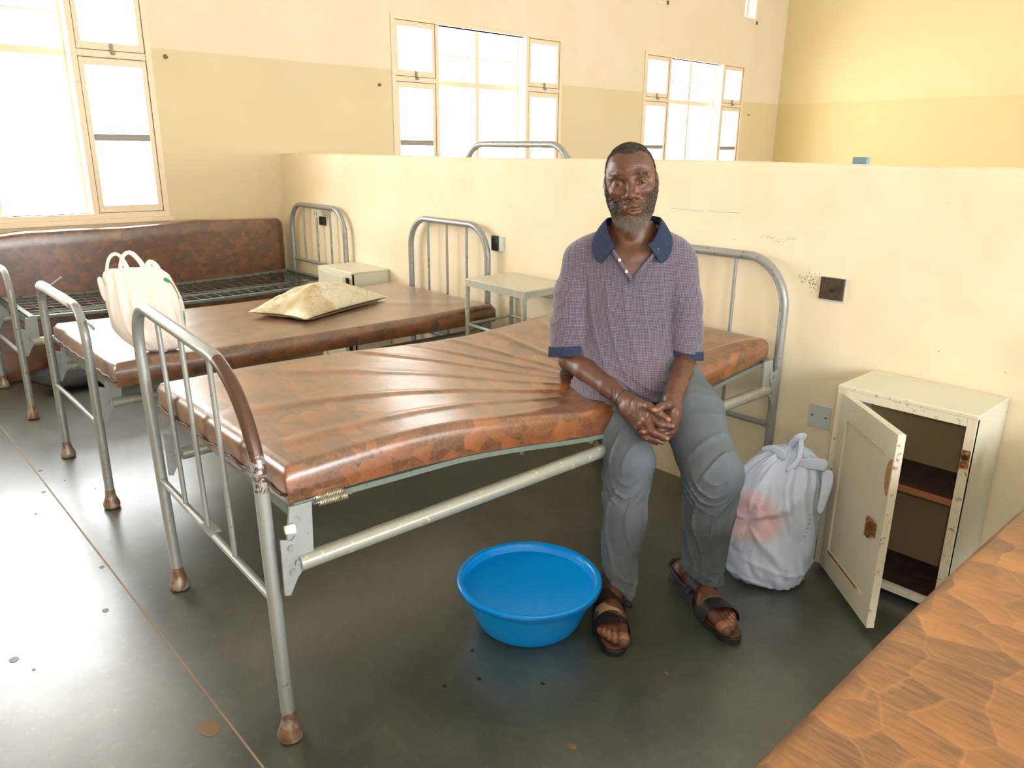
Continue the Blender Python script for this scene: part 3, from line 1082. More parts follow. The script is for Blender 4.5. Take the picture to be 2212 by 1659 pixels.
# ---- pillow on the middle bed
t = NT('stained_cream_pillow')
v = t.mapping()
st = t.gray(t.noise(v, 5, 4, 0.6), 0.45, 0.62)
ck = t.gray(t.voronoi(t.mix(0.03, v, t.noise(v, 20, 3), 'ADD'), 22, 'DISTANCE_TO_EDGE'), 0.0, 0.05, 1, 0)
col = t.mix(t.math('MULTIPLY', st, 0.75), rgb(216, 208, 186), rgb(176, 152, 100))
col = t.mix(t.math('MULTIPLY', t.math('MULTIPLY', ck, t.gray(t.noise(v, 6, 3), 0.45, 0.6)), 0.55), col, rgb(120, 96, 60))
t.bump(t.noise(v, 26, 5), 0.5, 0.008)
M['pillow'] = t.out(col, 0.6, spec=0.3)
pc_ = Vector((2.00, -0.815, 0.6085))
mb_ = MB()
ax, bx = 0.325, 0.175
NU, NV = 56, 36
rot = math.radians(112)


def pil(u, v_, sgn):
    a, b = 2 * u - 1, 2 * v_ - 1
    # pillow outline: pinched corners
    px = a * ax * (0.88 + 0.12 * b * b)
    py = b * bx * (0.86 + 0.14 * a * a)
    e = max(0, (1 - a * a)) ** 0.7 * max(0, (1 - b * b)) ** 0.55
    h = 0.072 * e * (1 + 0.25 * noise.noise(Vector((a * 2.2, b * 2.2, 1)))) + 0.006 * noise.noise(Vector((a * 7, b * 7, 3))) * e
    z = 0.02 + h * 1.45 * sgn if sgn > 0 else 0.02 - min(0.018, h)
    z += 0.035 * sm(0.7, 1.0, a) * 0 + (0.02 * sm(0.75, 1, abs(a)) * (1 - abs(b)) * 0)
    c_, s_ = math.cos(rot), math.sin(rot)
    return (pc_.x + px * c_ - py * s_, pc_.y + px * s_ + py * c_, pc_.z + z)


mb_.grid(lambda u, v_: pil(u, v_, 1), NU, NV)
mb_.grid(lambda u, v_: pil(u, v_, -1), NU, NV)
po_ = mb_.build('pillow', M['pillow'], smooth=True)
tag(po_, 'stained cream pillow lying on the middle bed', 'pillow')
po_.modifiers.new('weld', 'WELD').merge_threshold = 0.0005


# ---- plastic bags
def sack(name, b, rings, mat, label, folds, group=None, na=96, nz=70, knot=None, top_open=False, foldamp=0.006, creases=None):
    b, rv_, fv_ = view_frame(b)
    root = thing(name, b, label, 'plastic bag', group)
    zs = [r_[0] for r_ in rings]

    def interp(z):
        for i in range(len(rings) - 1):
            if z <= zs[i + 1]:
                t_ = (z - zs[i]) / (zs[i + 1] - zs[i])
                t_ = max(0.0, min(1.0, t_))
                p0 = rings[max(0, i - 1)]
                p1, p2 = rings[i], rings[i + 1]
                p3 = rings[min(len(rings) - 1, i + 2)]
                out = []
                for k_ in range(1, 5):
                    out.append(0.5 * ((2 * p1[k_]) + (-p0[k_] + p2[k_]) * t_ + (2 * p0[k_] - 5 * p1[k_] + 4 * p2[k_] - p3[k_]) * t_ ** 2 + (-p0[k_] + 3 * p1[k_] - 3 * p2[k_] + p3[k_]) * t_ ** 3))
                return out
        return rings[-1][1:5]

    m_ = MB()

    def fn(u, v_):
        z = lerp(zs[0], zs[-1], v_)
        cx, cy, hw, hd = interp(z)
        hw, hd = max(0.004, hw), max(0.004, hd)
        a = 2 * PI * u
        ca, sa = math.cos(a), math.sin(a)
        q = 0.86
        x = cx + hw * math.copysign(abs(ca) ** q, ca)
        y = cy + hd * math.copysign(abs(sa) ** q, sa)
        f_ = folds(a, (z - zs[0]) / (zs[-1] - zs[0]))
        n1 = noise.noise(Vector((ca * 2.2, sa * 2.2, z * 6 + b.x))) * 0.5 + abs(noise.noise(Vector((ca * 4 + z * 5, sa * 4 - z * 9, z * 3 + 7)))) - 0.25
        d_ = foldamp * n1 + f_
        x += ca * d_
        y += sa * d_
        return b + rv_ * x + fv_ * y + Vector((0, 0, z))

    m_.grid(fn, na, nz, closed_u=True)
    W_ = na
    m_.f.append(tuple(range(W_))[::-1])
    if not top_open:
        m_.f.append(tuple(nz * W_ + k_ for k_ in range(W_)))
    body = m_.build('bag_body', mat, root, smooth=True, angle=70)
    return root, body, b, rv_, fv_


b1c = Vector((4.215, -0.425, 0))
M['bag_white'] = bag_material('translucent_white_plastic', rgb(186, 198, 222), rgb(222, 168, 172), (0.02, -0.14, 0.24))
rings1 = [(0.0, 0.035, 0.03, 0.085, 0.085), (0.012, 0.03, 0.03, 0.118, 0.118), (0.05, 0.025, 0.02, 0.143, 0.142), (0.12, 0.02, 0.01, 0.153, 0.148), (0.20, 0.018, 0.0, 0.152, 0.142), (0.28, 0.022, -0.01, 0.142, 0.125),
          (0.34, 0.035, -0.02, 0.125, 0.10), (0.385, 0.052, -0.03, 0.10, 0.075), (0.42, 0.066, -0.035, 0.062, 0.045), (0.435, 0.072, -0.035, 0.03, 0.024), (0.45, 0.075, -0.035, 0.016, 0.014)]


def folds1(a, h):
    # pleats gather to the knot, slack ripples near the floor
    up_ = sm(0.45, 0.95, h)
    f_ = 0.010 * up_ * max(0, math.sin(a * 11 + 2 * math.sin(a * 3))) ** 2 * (1 - sm(0.93, 1.0, h))
    # crease star where the load pushes out
    da = (a - PI * 0.62)
    dz_ = (h - 0.50) * 2.4
    r_ = math.hypot(da, dz_)
    an = math.atan2(dz_, da)
    f_ += 0.014 * max(0, math.sin(an * 5 + 0.7)) ** 4 * math.exp(-(r_ / 0.9) ** 2) * sm(0.05, 0.3, r_)
    f_ += 0.005 * max(0, math.sin(h * 40 + 2 * math.sin(a * 2))) ** 3 * sm(0.35, 0.1, h)
    return f_


S1, body1, b_, rv_, fv_ = sack('plastic_bag', b1c, rings1, M['bag_white'], 'tied white plastic bag on the floor beside the open cabinet', folds1, group='white plastic bags', foldamp=0.020, na=150, nz=110)
loc = lambda x, y, z: b_ + rv_ * x + fv_ * y + Vector((0, 0, z))


def strip(name, pts, w0, w1, parent, mat, th=0.0015, up=None):
    """crumpled flat plastic strip through points"""
    m_ = MB()
    N = len(pts)
    vs_ = []
    for i, p in enumerate(pts):
        p = Vector(p)
        t_ = (Vector(pts[min(i + 1, N - 1)]) - Vector(pts[max(i - 1, 0)])).normalized()
        n_ = t_.cross(up or fv_).normalized()
        w_ = lerp(w0, w1, i / (N - 1)) * (1 + 0.2 * math.sin(i * 2.1))
        o_ = t_.cross(n_)
        for s_, q in ((-1, 0), (1, 0), (1, 1), (-1, 1)):
            vs_.append(p + n_ * w_ * s_ + o_ * th * (2 * q - 1) + o_ * 0.004 * math.sin(i * 1.3 + s_))
    fs_ = []
    for i in range(N - 1):
        for k_ in range(4):
            l = (k_ + 1) % 4
            fs_.append((i * 4 + k_, i * 4 + l, (i + 1) * 4 + l, (i + 1) * 4 + k_))
    fs_ += [(3, 2, 1, 0), tuple((N - 1) * 4 + k_ for k_ in range(4))]
    m_.add(vs_, fs_)
    return m_.build(name, mat, parent, smooth=True, subsurf=1)


strip('knot', [loc(0.06, -0.02, 0.43), loc(0.062, -0.01, 0.455), loc(0.07, 0.0, 0.475), loc(0.085, 0.0, 0.49), loc(0.105, -0.01, 0.48)], 0.012, 0.018, S1, M['bag_white'])
strip('knot', [loc(0.085, 0.0, 0.485), loc(0.092, 0.02, 0.455), loc(0.09, 0.035, 0.425), loc(0.075, 0.05, 0.40), loc(0.05, 0.055, 0.385)], 0.009, 0.012, S1, M['bag_white'])
strip('knot', [loc(0.05, 0.03, 0.415), loc(0.02, 0.01, 0.435), loc(-0.01, 0.0, 0.437), loc(-0.03, 0.0, 0.425)], 0.018, 0.010, S1, M['bag_white'])
strip('bag_handle', [loc(0.08, 0.03, 0.40), loc(0.115, 0.035, 0.412), loc(0.15, 0.03, 0.414), loc(0.178, 0.02, 0.405)], 0.016, 0.03, S1, M['bag_white'])
strip('bag_handle', [loc(0.175, 0.02, 0.40), loc(0.182, 0.03, 0.36), loc(0.176, 0.05, 0.31), loc(0.165, 0.06, 0.25)], 0.022, 0.014, S1, M['bag_white'])
M['print_grey'] = plain('grey_print', rgb(150, 154, 164), 0.6)


def glyphs(mb, body, size, M4, ext=0.0003):
    """adds the outlines of the letters to a mesh builder"""
    cu = bpy.data.curves.new('letters', 'FONT')
    cu.body = body
    cu.size = size
    cu.extrude = ext
    cu.resolution_u = 3
    cu.align_x = 'CENTER'
    cu.align_y = 'CENTER'
    o = bpy.data.objects.new('letters', cu)
    me = bpy.data.meshes.new_from_object(o)
    mb.add([tuple(M4 @ v.co) for v in me.vertices], [tuple(p.vertices) for p in me.polygons])
    bpy.data.objects.remove(o)
    bpy.data.curves.remove(cu)
    bpy.data.meshes.remove(me)


def text_on(body_obj, root_loc, txt, size, origin, rv_, fv_, tilt, parent):
    """put printed text on the side of the bag that faces out along fv_"""
    o = Vector(origin) + fv_ * 0.5
    me = body_obj.data
    from mathutils.bvhtree import BVHTree
    bv = BVHTree.FromPolygons([v.co + root_loc for v in me.vertices], [tuple(p.vertices) for p in me.polygons])
    a = math.radians(tilt)
    d = rv_ * math.cos(a) + Vector((0, 0, 1)) * math.sin(a)
    step = size * 0.78
    mb = MB()
    for i, ch in enumerate(txt):
        p0 = o + d * (i - (len(txt) - 1) / 2) * step
        hit, nrm, idx_, dist_ = bv.ray_cast(p0, -fv_)
        if hit is None:
            continue
        nrm = nrm if nrm.dot(fv_) > 0 else -nrm
        x_ = (d - nrm * d.dot(nrm)).normalized()
        y_ = nrm.cross(x_)
        m4 = Matrix((x_, y_, nrm)).transposed().to_4x4()
        m4.translation = hit + nrm * 0.0015
        glyphs(mb, ch, size, m4)
    mb.build('print', M['print_grey'], parent, fix=False)


text_on(body1, b_, '159616', 0.017, loc(0.135, 0, 0.225), rv_, fv_, -97, S1)
text_on(body1, b_, '3200', 0.015, loc(0.088, 0, 0.075), rv_, fv_, -80, S1)
text_on(body1, b_, '600', 0.015, loc(0.160, 0, 0.315), rv_, fv_, -80, S1)

# bag with two loop handles standing on the middle bed
M['bag_bright'] = bag_material('thin_white_plastic', rgb(236, 226, 220), rough=0.4)
b2c = Vector((2.33, -1.72, 0))
z0_ = 0.6135
rings2 = [(z0_, 0.035, 0.02, 0.05, 0.035), (z0_ + 0.012, 0.03, 0.02, 0.082, 0.055), (z0_ + 0.05, 0.015, 0.01, 0.108, 0.078), (z0_ + 0.10, 0.0, 0.0, 0.124, 0.088), (z0_ + 0.16, -0.004, 0.0, 0.127, 0.088), (z0_ + 0.21, -0.008, 0.0, 0.122, 0.078),
          (z0_ + 0.25, -0.014, 0.0, 0.112, 0.060), (z0_ + 0.28, -0.022, 0.0, 0.108, 0.040), (z0_ + 0.30, -0.03, 0.0, 0.095, 0.024), (z0_ + 0.312, -0.03, 0.0, 0.085, 0.012)]
S2, body2, b_, rv_, fv_ = sack('plastic_bag', b2c, rings2, M['bag_bright'], 'open white plastic carrier bag with loop handles on the middle bed', lambda a, h: 0.007 * max(0, math.sin(a * 12 + math.sin(a * 3) * 2)) ** 2 * sm(0.2, 0.7, h), group='white plastic bags', foldamp=0.008)
loc = lambda x, y, z: b_ + rv_ * x + fv_ * y + Vector((0, 0, z))
strip('bag_handle', [loc(-0.118, 0, 0.86), loc(-0.118, 0, 0.91), loc(-0.112, 0.0, 0.95), loc(-0.098, 0, 0.975), loc(-0.082, 0, 0.983), loc(-0.066, 0, 0.975), loc(-0.056, 0, 0.95), loc(-0.048, 0, 0.92), loc(-0.03, 0, 0.89)], 0.0055, 0.010, S2, M['bag_bright'])
strip('bag_handle', [loc(-0.075, -0.02, 0.86), loc(-0.072, -0.02, 0.92), loc(-0.066, -0.02, 0.958), loc(-0.045, -0.02, 0.985), loc(-0.025, -0.02, 0.98), loc(-0.008, -0.02, 0.955), loc(0.008, -0.01, 0.93), loc(0.012, 0, 0.89)], 0.007, 0.012, S2, M['bag_bright'])
strip('bag_handle', [loc(0.02, 0.0, 0.87), loc(0.02, 0.0, 0.93), loc(0.028, 0.0, 0.952), loc(0.045, 0, 0.94), loc(0.056, 0, 0.91), loc(0.06, 0, 0.87)], 0.014, 0.012, S2, M['bag_bright'])
strip('bag_handle', [loc(-0.13, 0.0, 0.80), loc(-0.138, 0, 0.86), loc(-0.145, 0, 0.905)], 0.012, 0.012, S2, M['bag_bright'])
M['green_print'] = plain('green_red_print', rgb(40, 150, 96), 0.5, 0, 0.4, rgb(212, 90, 80), 30, 1.0, 0, 0.55, 0.6)
strip('print_band', [loc(0.070, 0.035, 0.89), loc(0.088, 0.035, 0.865), loc(0.104, 0.03, 0.835), loc(0.114, 0.03, 0.80)], 0.010, 0.006, S2, M['green_print'])
strip('print_band', [loc(0.123, 0.02, 0.76), loc(0.126, 0.02, 0.73), loc(0.124, 0.02, 0.69)], 0.003, 0.003, S2, M['green_print'])
# pale flat spoon by the bag
A, B = Vector((2.375, -1.675, 0.6165)), Vector((2.44, -1.73, 0.6165))
m_ = MB()
d_ = (B - A).normalized()
n_ = Vector((-d_.y, d_.x, 0))
L_ = 0.12
ol = []
for s_ in range(28):
    a = 2 * PI * s_ / 28
    x = math.cos(a) * 0.06
    wd = 0.006 + 0.006 * sm(-0.02, 0.06, x)
    ol.append((x, math.sin(a) * wd))
m_.prism(ol, 0.0, 0.003, lambda u, v_, t_: A + d_ * u + n_ * v_ + Vector((0, 0, t_)))
so = m_.build('spoon', M['white_plastic'])
tag(so, 'pale spoon handle lying at the mattress edge by the carrier bag', 'spoon')

# ---- bedside cabinets
def cabinet(x0, x1, y0, y1, z0, z1, label, door_angle, shelf=True, front_mat=None, door_side='L'):
    c = Vector(((x0 + x1) / 2, (y0 + y1) / 2, 0))
    root = thing('bedside_cabinet', c, label, 'cabinet', 'cream bedside cabinets against the partition')
    E_, C_ = M['cream_enamel'], M['chipped_enamel']
    t_ = 0.012
    m_ = MB()
    m_.box(x0, x0 + t_, y0 + 0.006, y1, z0, z1 - t_)
    m_.box(x1 - t_, x1, y0 + 0.006, y1, z0, z1 - t_)
    m_.box(x0 + t_, x1 - t_, y1 - t_, y1, z0, z1 - t_)
    body = m_.build('body', E_, root)
    MB().box(x0 - 0.002, x1 + 0.002, y0 + 0.004, y1, z1 - t_, z1).build('top', E_, root, bevel=0.003)
    fw = 0.026
    m_ = MB()
    m_.box(x0, x0 + fw, y0, y0 + 0.02, z0, z1 - t_)
    m_.box(x1 - fw, x1, y0, y0 + 0.02, z0, z1 - t_)
    m_.box(x0 + fw, x1 - fw, y0, y0 + 0.02, z1 - t_ - fw, z1 - t_)
    m_.box(x0 + fw, x1 - fw, y0, y0 + 0.02, z0, z0 + fw * 0.9)
    m_.box(x0 - 0.001, x1 + 0.001, y0 - 0.001, y0 + 0.004, z1 - t_, z1 - 0.001)
    m_.build('front_frame', C_, root, bevel=0.0015)
    MB().box(x0 + t_ + 0.001, x1 - t_ - 0.001, y1 - t_ - 0.003, y1 - t_ - 0.001, z0 + 0.005, z1 - t_ - 0.002).build('back_panel', M['cab_inside'], root)
    if shelf:
        MB().box(x0 + t_, x1 - t_, y0 + 0.022, y1 - t_ - 0.003, 0.36, 0.374).build('shelf', M['cab_shelf'], root)
        MB().box(x0 + t_, x1 - t_, y0 + 0.02, y0 + 0.023, 0.356, 0.376).build('shelf_edge', plain('raw_board_edge', rgb(150, 96, 62), 0.7), root)
    MB().box(x0 + t_, x1 - t_, y0 + 0.02, y1 - t_ - 0.003, z0, z0 + 0.012).build('floor_board', M['cab_shelf'], root)
    # catch plate on the right stile
    m_ = MB()
    m_.box(x1 - fw + 0.002, x1 - 0.002, y0 - 0.004, y0 + 0.001, 0.49, 0.545)
    cp = m_.build('catch_plate', M['rust'], root)
    MB().tube([(x1 - fw / 2, y0 - 0.004, 0.525), (x1 - fw / 2, y0 - 0.010, 0.525)], 0.008, 14).build('keyhole_ring', M['piping'], cp)
    for zz in (z0 + 0.08, z1 - 0.14):
        MB().tube([(x0 + fw - 0.002, y0 - 0.004, zz), (x0 + fw - 0.002, y0 - 0.004, zz + 0.045)], 0.0045, 8).build('hinge', M['rust'], root, smooth=True, angle=40)
    # door
    W_ = x1 - x0 - fw * 1.3
    a = -math.radians(door_angle)
    hx, hy = x0 + fw - 0.003, y0 - 0.005
    H0, H1 = z0 + 0.006, z1 - t_ - 0.010
    T = Matrix.Translation((hx, hy, 0)) @ Matrix.Rotation(a, 4, 'Z')
    th = 0.018
    dm = MB()
    # board with a sunken panel on the outer face (local -y is outside when shut)
    iw = 0.05
    dm.box(0, W_, 0.004, th, H0, H1, T)
    for q in ((0, iw, H0, H1), (W_ - iw, W_, H0, H1), (iw, W_ - iw, H0, H0 + 0.075), (iw, W_ - iw, H1 - 0.075, H1)):
        dm.box(q[0], q[1], -0.004, 0.004, q[2], q[3], T)
    d_ = dm.build('door', E_, root, bevel=0.0015)
    em = MB()
    em.box(W_ + 0.0002, W_ + 0.0025, -0.004, th, H0, H1, T)
    em.build('door_edge', C_, d_)
    # rusty latch and the rust stain above it
    hm = MB()
    hm.box(W_ - 0.085, W_ - 0.062, -0.012, -0.004, 0.285, 0.345, T)
    hm.box(W_ - 0.062, W_ - 0.030, -0.007, -0.004, 0.30, 0.345, T)
    hm.box(W_ - 0.066, W_ - 0.058, -0.02, -0.004, 0.31, 0.34, T)
    hm.build('latch', M['rust'], d_, bevel=0.001)
    st_ = []
    for i in range(22):
        q = PI * i / 21
        st_.append((W_ - 0.003 - 0.028 * math.sin(q) ** 0.8, 0.50 - 0.055 * math.cos(q)))
    MB().prism(st_, 0, 0.0006, lambda u, v_, t2: T @ Vector((u, -0.0042 - t2, v_))).build('rust_stain', plain('rust_bloom', rgb(166, 124, 84), 0.6, 0, 0.4, rgb(196, 160, 120), 60, 0.8), d_)
    rs = MB()
    rs.box(iw + 0.005, W_ - iw - 0.04, -0.0052, -0.0035, H0 + 0.071, H0 + 0.077, T)
    rs.build('rust_line', M['rust'], d_)
    return root, T, W_, d_


cabinet(4.342, 4.746, -0.277, -0.006, 0.02, 0.652, 'cream metal bedside cabinet with its rusty door hanging open', 43)
cab2, T2, W2_, d2 = cabinet(0.963, 1.365, -0.27, -0.006, 0.02, 0.652, 'small white bedside cabinet, door ajar, in the corner between the beds', 7, shelf=True)

# ---- bedside table with metal legs
FLp, FRp, BRp, BLp = Vector((2.51, -0.325, 0)), Vector((2.955, -0.35, 0)), Vector((2.935, -0.035, 0)), Vector((2.495, -0.012, 0))
ct = (FLp + FRp + BRp + BLp) / 4
tb = thing('bedside_table', ct, 'grey-topped metal bedside table between the middle and near beds', 'table')
zt_ = 0.767
up_ = lambda p, z: Vector((p.x, p.y, z))
MB().hexa([up_(p, zt_ - 0.006) for p in (FLp, FRp, BRp, BLp)] + [up_(p, zt_) for p in (FLp, FRp, BRp, BLp)]).build('table_top', M['table_top'], tb, bevel=0.001)
ins = lambda p, k_: p.lerp(ct, k_)
m_ = MB()
Q = [ins(p, 0.005) for p in (FLp, FRp, BRp, BLp)]
R_ = [ins(p, 0.06) for p in (FLp, FRp, BRp, BLp)]
for i in range(4):
    j = (i + 1) % 4
    m_.hexa([up_(Q[i], zt_ - 0.034), up_(Q[j], zt_ - 0.034), up_(R_[j], zt_ - 0.034), up_(R_[i], zt_ - 0.034), up_(Q[i], zt_ - 0.0065), up_(Q[j], zt_ - 0.0065), up_(R_[j], zt_ - 0.0065), up_(R_[i], zt_ - 0.0065)])
m_.build('apron', M['table_edge'], tb)
for p in (FLp, FRp, BRp, BLp):
    q = ins(p, 0.045)
    MB().tube([up_(q, 0.0), up_(q, zt_ - 0.034)], 0.0115, 10).build('leg', M['table_edge'], tb, smooth=True, angle=40)
for zz, rr in ((0.545, 0.007), (0.16, 0.006)):
    m_ = MB()
    qs = [up_(ins(p, 0.045), zz) for p in (FLp, FRp, BRp, BLp)]
    for i in range(4):
        m_.tube([qs[i], qs[(i + 1) % 4]], rr, 8)
    m_.build('stretcher', M['table_edge'], tb, smooth=True, angle=40)
m_ = MB()
qa, qb = ins(FRp, 0.045), ins(BRp, 0.045)
m_.tube([up_(qb, 0.68), up_(ins(BLp, 0.045), 0.68)], 0.003, 6)
m_.build('towel_wire', M['table_edge'], tb)

# ---- sockets and plates on the partition
def wall_box(x0, x1, z0, z1, d, mat):
    return MB().box(x0, x1, -d, 0.0, z0, z1)


o = thing('wall_socket', (4.155, 0, 0.90), 'square dark brown socket box on the partition right of the near bed', 'socket', 'dark wall sockets')
wall_box(4.108, 4.20, 0.860, 0.944, 0.004, None).build('cover_frame', M['blue_plate'], o)
wall_box(4.111, 4.196, 0.866, 0.942, 0.012, None).build('cover', M['socket_dark'], o, bevel=0.002)
MB().tube([(4.156, -0.012, 0.899), (4.156, -0.016, 0.899)], 0.006, 12).build('screw', M['piping'], o)
o = thing('wall_socket', (2.37, 0, 0.90), 'narrow black socket box beside the arch of the middle bed', 'socket', 'dark wall sockets')
wall_box(2.344, 2.398, 0.862, 0.937, 0.016, None).build('cover', M['black'], o, bevel=0.002)
wall_box(2.398, 2.425, 0.862, 0.937, 0.012, None).build('side_plate', M['blue_plate'], o, bevel=0.001)
o = thing('wall_socket', (0.577, 0, 0.888), 'small black socket box seen through the corner bed arch', 'socket', 'dark wall sockets')
wall_box(0.54, 0.615, 0.859, 0.915, 0.014, None).build('cover', M['black'], o, bevel=0.002)
o = thing('cover_plate', (4.168, 0, 0.435), 'pale blue cover plate low on the partition behind the bag', 'plate')
wall_box(4.128, 4.208, 0.393, 0.478, 0.006, None).build('plate', M['blue_plate'], o, bevel=0.001)
for xx in (4.142, 4.194):
    MB().tube([(xx, -0.006, 0.436), (xx, -0.009, 0.436)], 0.003, 10).build('screw', M['black'], o)
# paper bed number tied to the corner headboard
o = thing('paper_label', (0.60, -0.058, 0.945), 'small white paper bed number on the corner headboard', 'label')
MB().box(0.545, 0.635, -0.064, -0.0625, 0.915, 0.965).build('paper', M['table_top'], o)
m4 = Matrix(((1, 0, 0), (0, 0, -1), (0, 1, 0))).to_4x4()
m4.translation = Vector((0.592, -0.0655, 0.94))
gm = MB()
glyphs(gm, '1 2', 0.036, m4)
gm.build('print', M['black'], o, fix=False)
# small blue-grey object on the partition's far edge
o = MB().box(4.105, 4.155, 0.125, 0.15, 1.318, 1.345).build('clip', plain('blue_grey_plastic', rgb(104, 134, 150), 0.5), bevel=0.002)
tag(o, 'tiny blue-grey clip on top of the partition near its right end', 'clip')


# ---- marks: black scuffs on the partition, chips and stains on the floor
def blot(name, pts_c, r, mat, label, cat, plane='floor', n=16, group=None):
    m_ = MB()
    ol = []
    for i in range(n):
        a = 2 * PI * i / n
        k_ = r * (1 + 0.25 * noise.noise(Vector((math.cos(a) * 1.5 + pts_c[0] * 9, math.sin(a) * 1.5, 0))))
        ol.append((math.cos(a) * k_, math.sin(a) * k_ * 0.8))
    m_.prism(ol, 0, 0.0008, lambda u, v_, t_: Vector((pts_c[0] + u, pts_c[1] + v_, t_)))
    o = m_.build(name, mat)
    tag(o, label, cat, group)
    return o


M['stain'] = plain('brown_floor_stain', rgb(116, 92, 60), 0.35, 0, 0.5, rgb(118, 96, 66), 30, 0.6)
blot('floor_stain', (3.735, -2.118), 0.033, M['stain'], 'round brown stain on the floor beside the joint line', 'stain', group='stains on the cement floor')
blot('floor_stain', (4.365, -1.501), 0.011, M['stain'], 'tiny tan chip on the floor at the bottom of the view', 'stain', group='stains on the cement floor')
blot('floor_stain', (3.119, -2.418), 0.014, M['piping'], 'small dark spot on the bright floor at left', 'stain', group='stains on the cement floor')
random.seed(3)
m_ = MB()
for i in range(150):
    t_ = random.random()
    x = lerp(4.02, 4.10, t_ ** 0.6) + random.gauss(0, 0.006)
    z = 0.935 - 0.03 * t_ + random.gauss(0, 0.012) * (0.6 + t_)
    r_ = random.choice((0.0007, 0.001, 0.0014, 0.002))
    m_.add([(x - r_, -0.0006, z), (x, -0.0006, z - r_ * 0.7), (x + r_, -0.0006, z + r_ * 0.2), (x, -0.0006, z + r_)], [(0, 1, 2, 3)])
for i in range(60):
    t_ = random.random()
    x = lerp(3.86, 4.0, t_) + random.gauss(0, 0.005)
    z = 1.055 + 0.008 * math.sin(t_ * 9) + random.gauss(0, 0.004)
    r_ = random.choice((0.0007, 0.001, 0.0013))
    m_.add([(x - r_ * 2, -0.0006, z), (x, -0.0006, z - r_ * 0.7), (x + r_ * 2, -0.0006, z + r_ * 0.2), (x, -0.0006, z + r_)], [(0, 1, 2, 3)])
for (xa, za), (xb, zb_) in (((3.44, 1.1365), (3.60, 1.135)), ((3.62, 1.136), (3.76, 1.138))):
    m_.add([(xa, -0.0006, za), (xb, -0.0006, zb_ - 0.0006), (xb, -0.0006, zb_ + 0.0004), (xa, -0.0006, za + 0.0008)], [(0, 1, 2, 3)])
o = m_.build('wall_scuffs', plain('black_scuff', rgb(110, 98, 100), 0.7), fix=False)
tag(o, 'sprinkle of black scuff specks on the partition left of the dark socket', 'scuff marks', kind='stuff')

DEBRIS = [(1.959, -2.101), (2.059, -1.933), (1.889, -2.007), (1.706, -2.06), (2.16, -2.17), (2.75, -2.095), (3.032, -2.161), (3.202, -2.387)]
SPOTS = [(3.924, -1.447), (3.992, -1.598), (4.157, -1.397), (4.031, -1.511)]
CHIPS = [(3.658, -1.623), (4.3, -0.691), (4.144, -0.728), (4.351, -1.116), (4.664, -1.042), (3.29, -1.877)]
for (x, y), r_ in zip(DEBRIS, (0.010, 0.006, 0.006, 0.009, 0.008, 0.010, 0.012, 0.006)):
    blot('floor_crumb', (x, y), r_, M['piping'], 'tiny dark crumb on the shiny floor at the left of the view', 'debris', n=7, group='crumbs on the bright floor')
for x, y in SPOTS:
    blot('floor_spot', (x, y), 0.007, M['black'], 'small dark wet spot on the floor in front of the basin', 'stain', n=10, group='dark spots in front of the basin')
for x, y in CHIPS:
    blot('floor_chip', (x, y), 0.007, M['stain'], 'small tan chip in the dark cement floor', 'chip', n=8, group='tan chips in the cement floor')
# ------------------------------------------------------------------ the seated man
import openvdb

PB = np.array([3.80, -0.66, 0.0])
PF = np.array([0.623, -0.782, 0.0])
PR = np.array([0.782, 0.623, 0.0])


def pw(p):
    """man's own axes (right in the view, forward, up) to the room"""
    p = np.asarray(p, float)
    return PB + p[..., 0:1] * PR + p[..., 1:2] * PF + p[..., 2:3] * np.array([0, 0, 1.0])


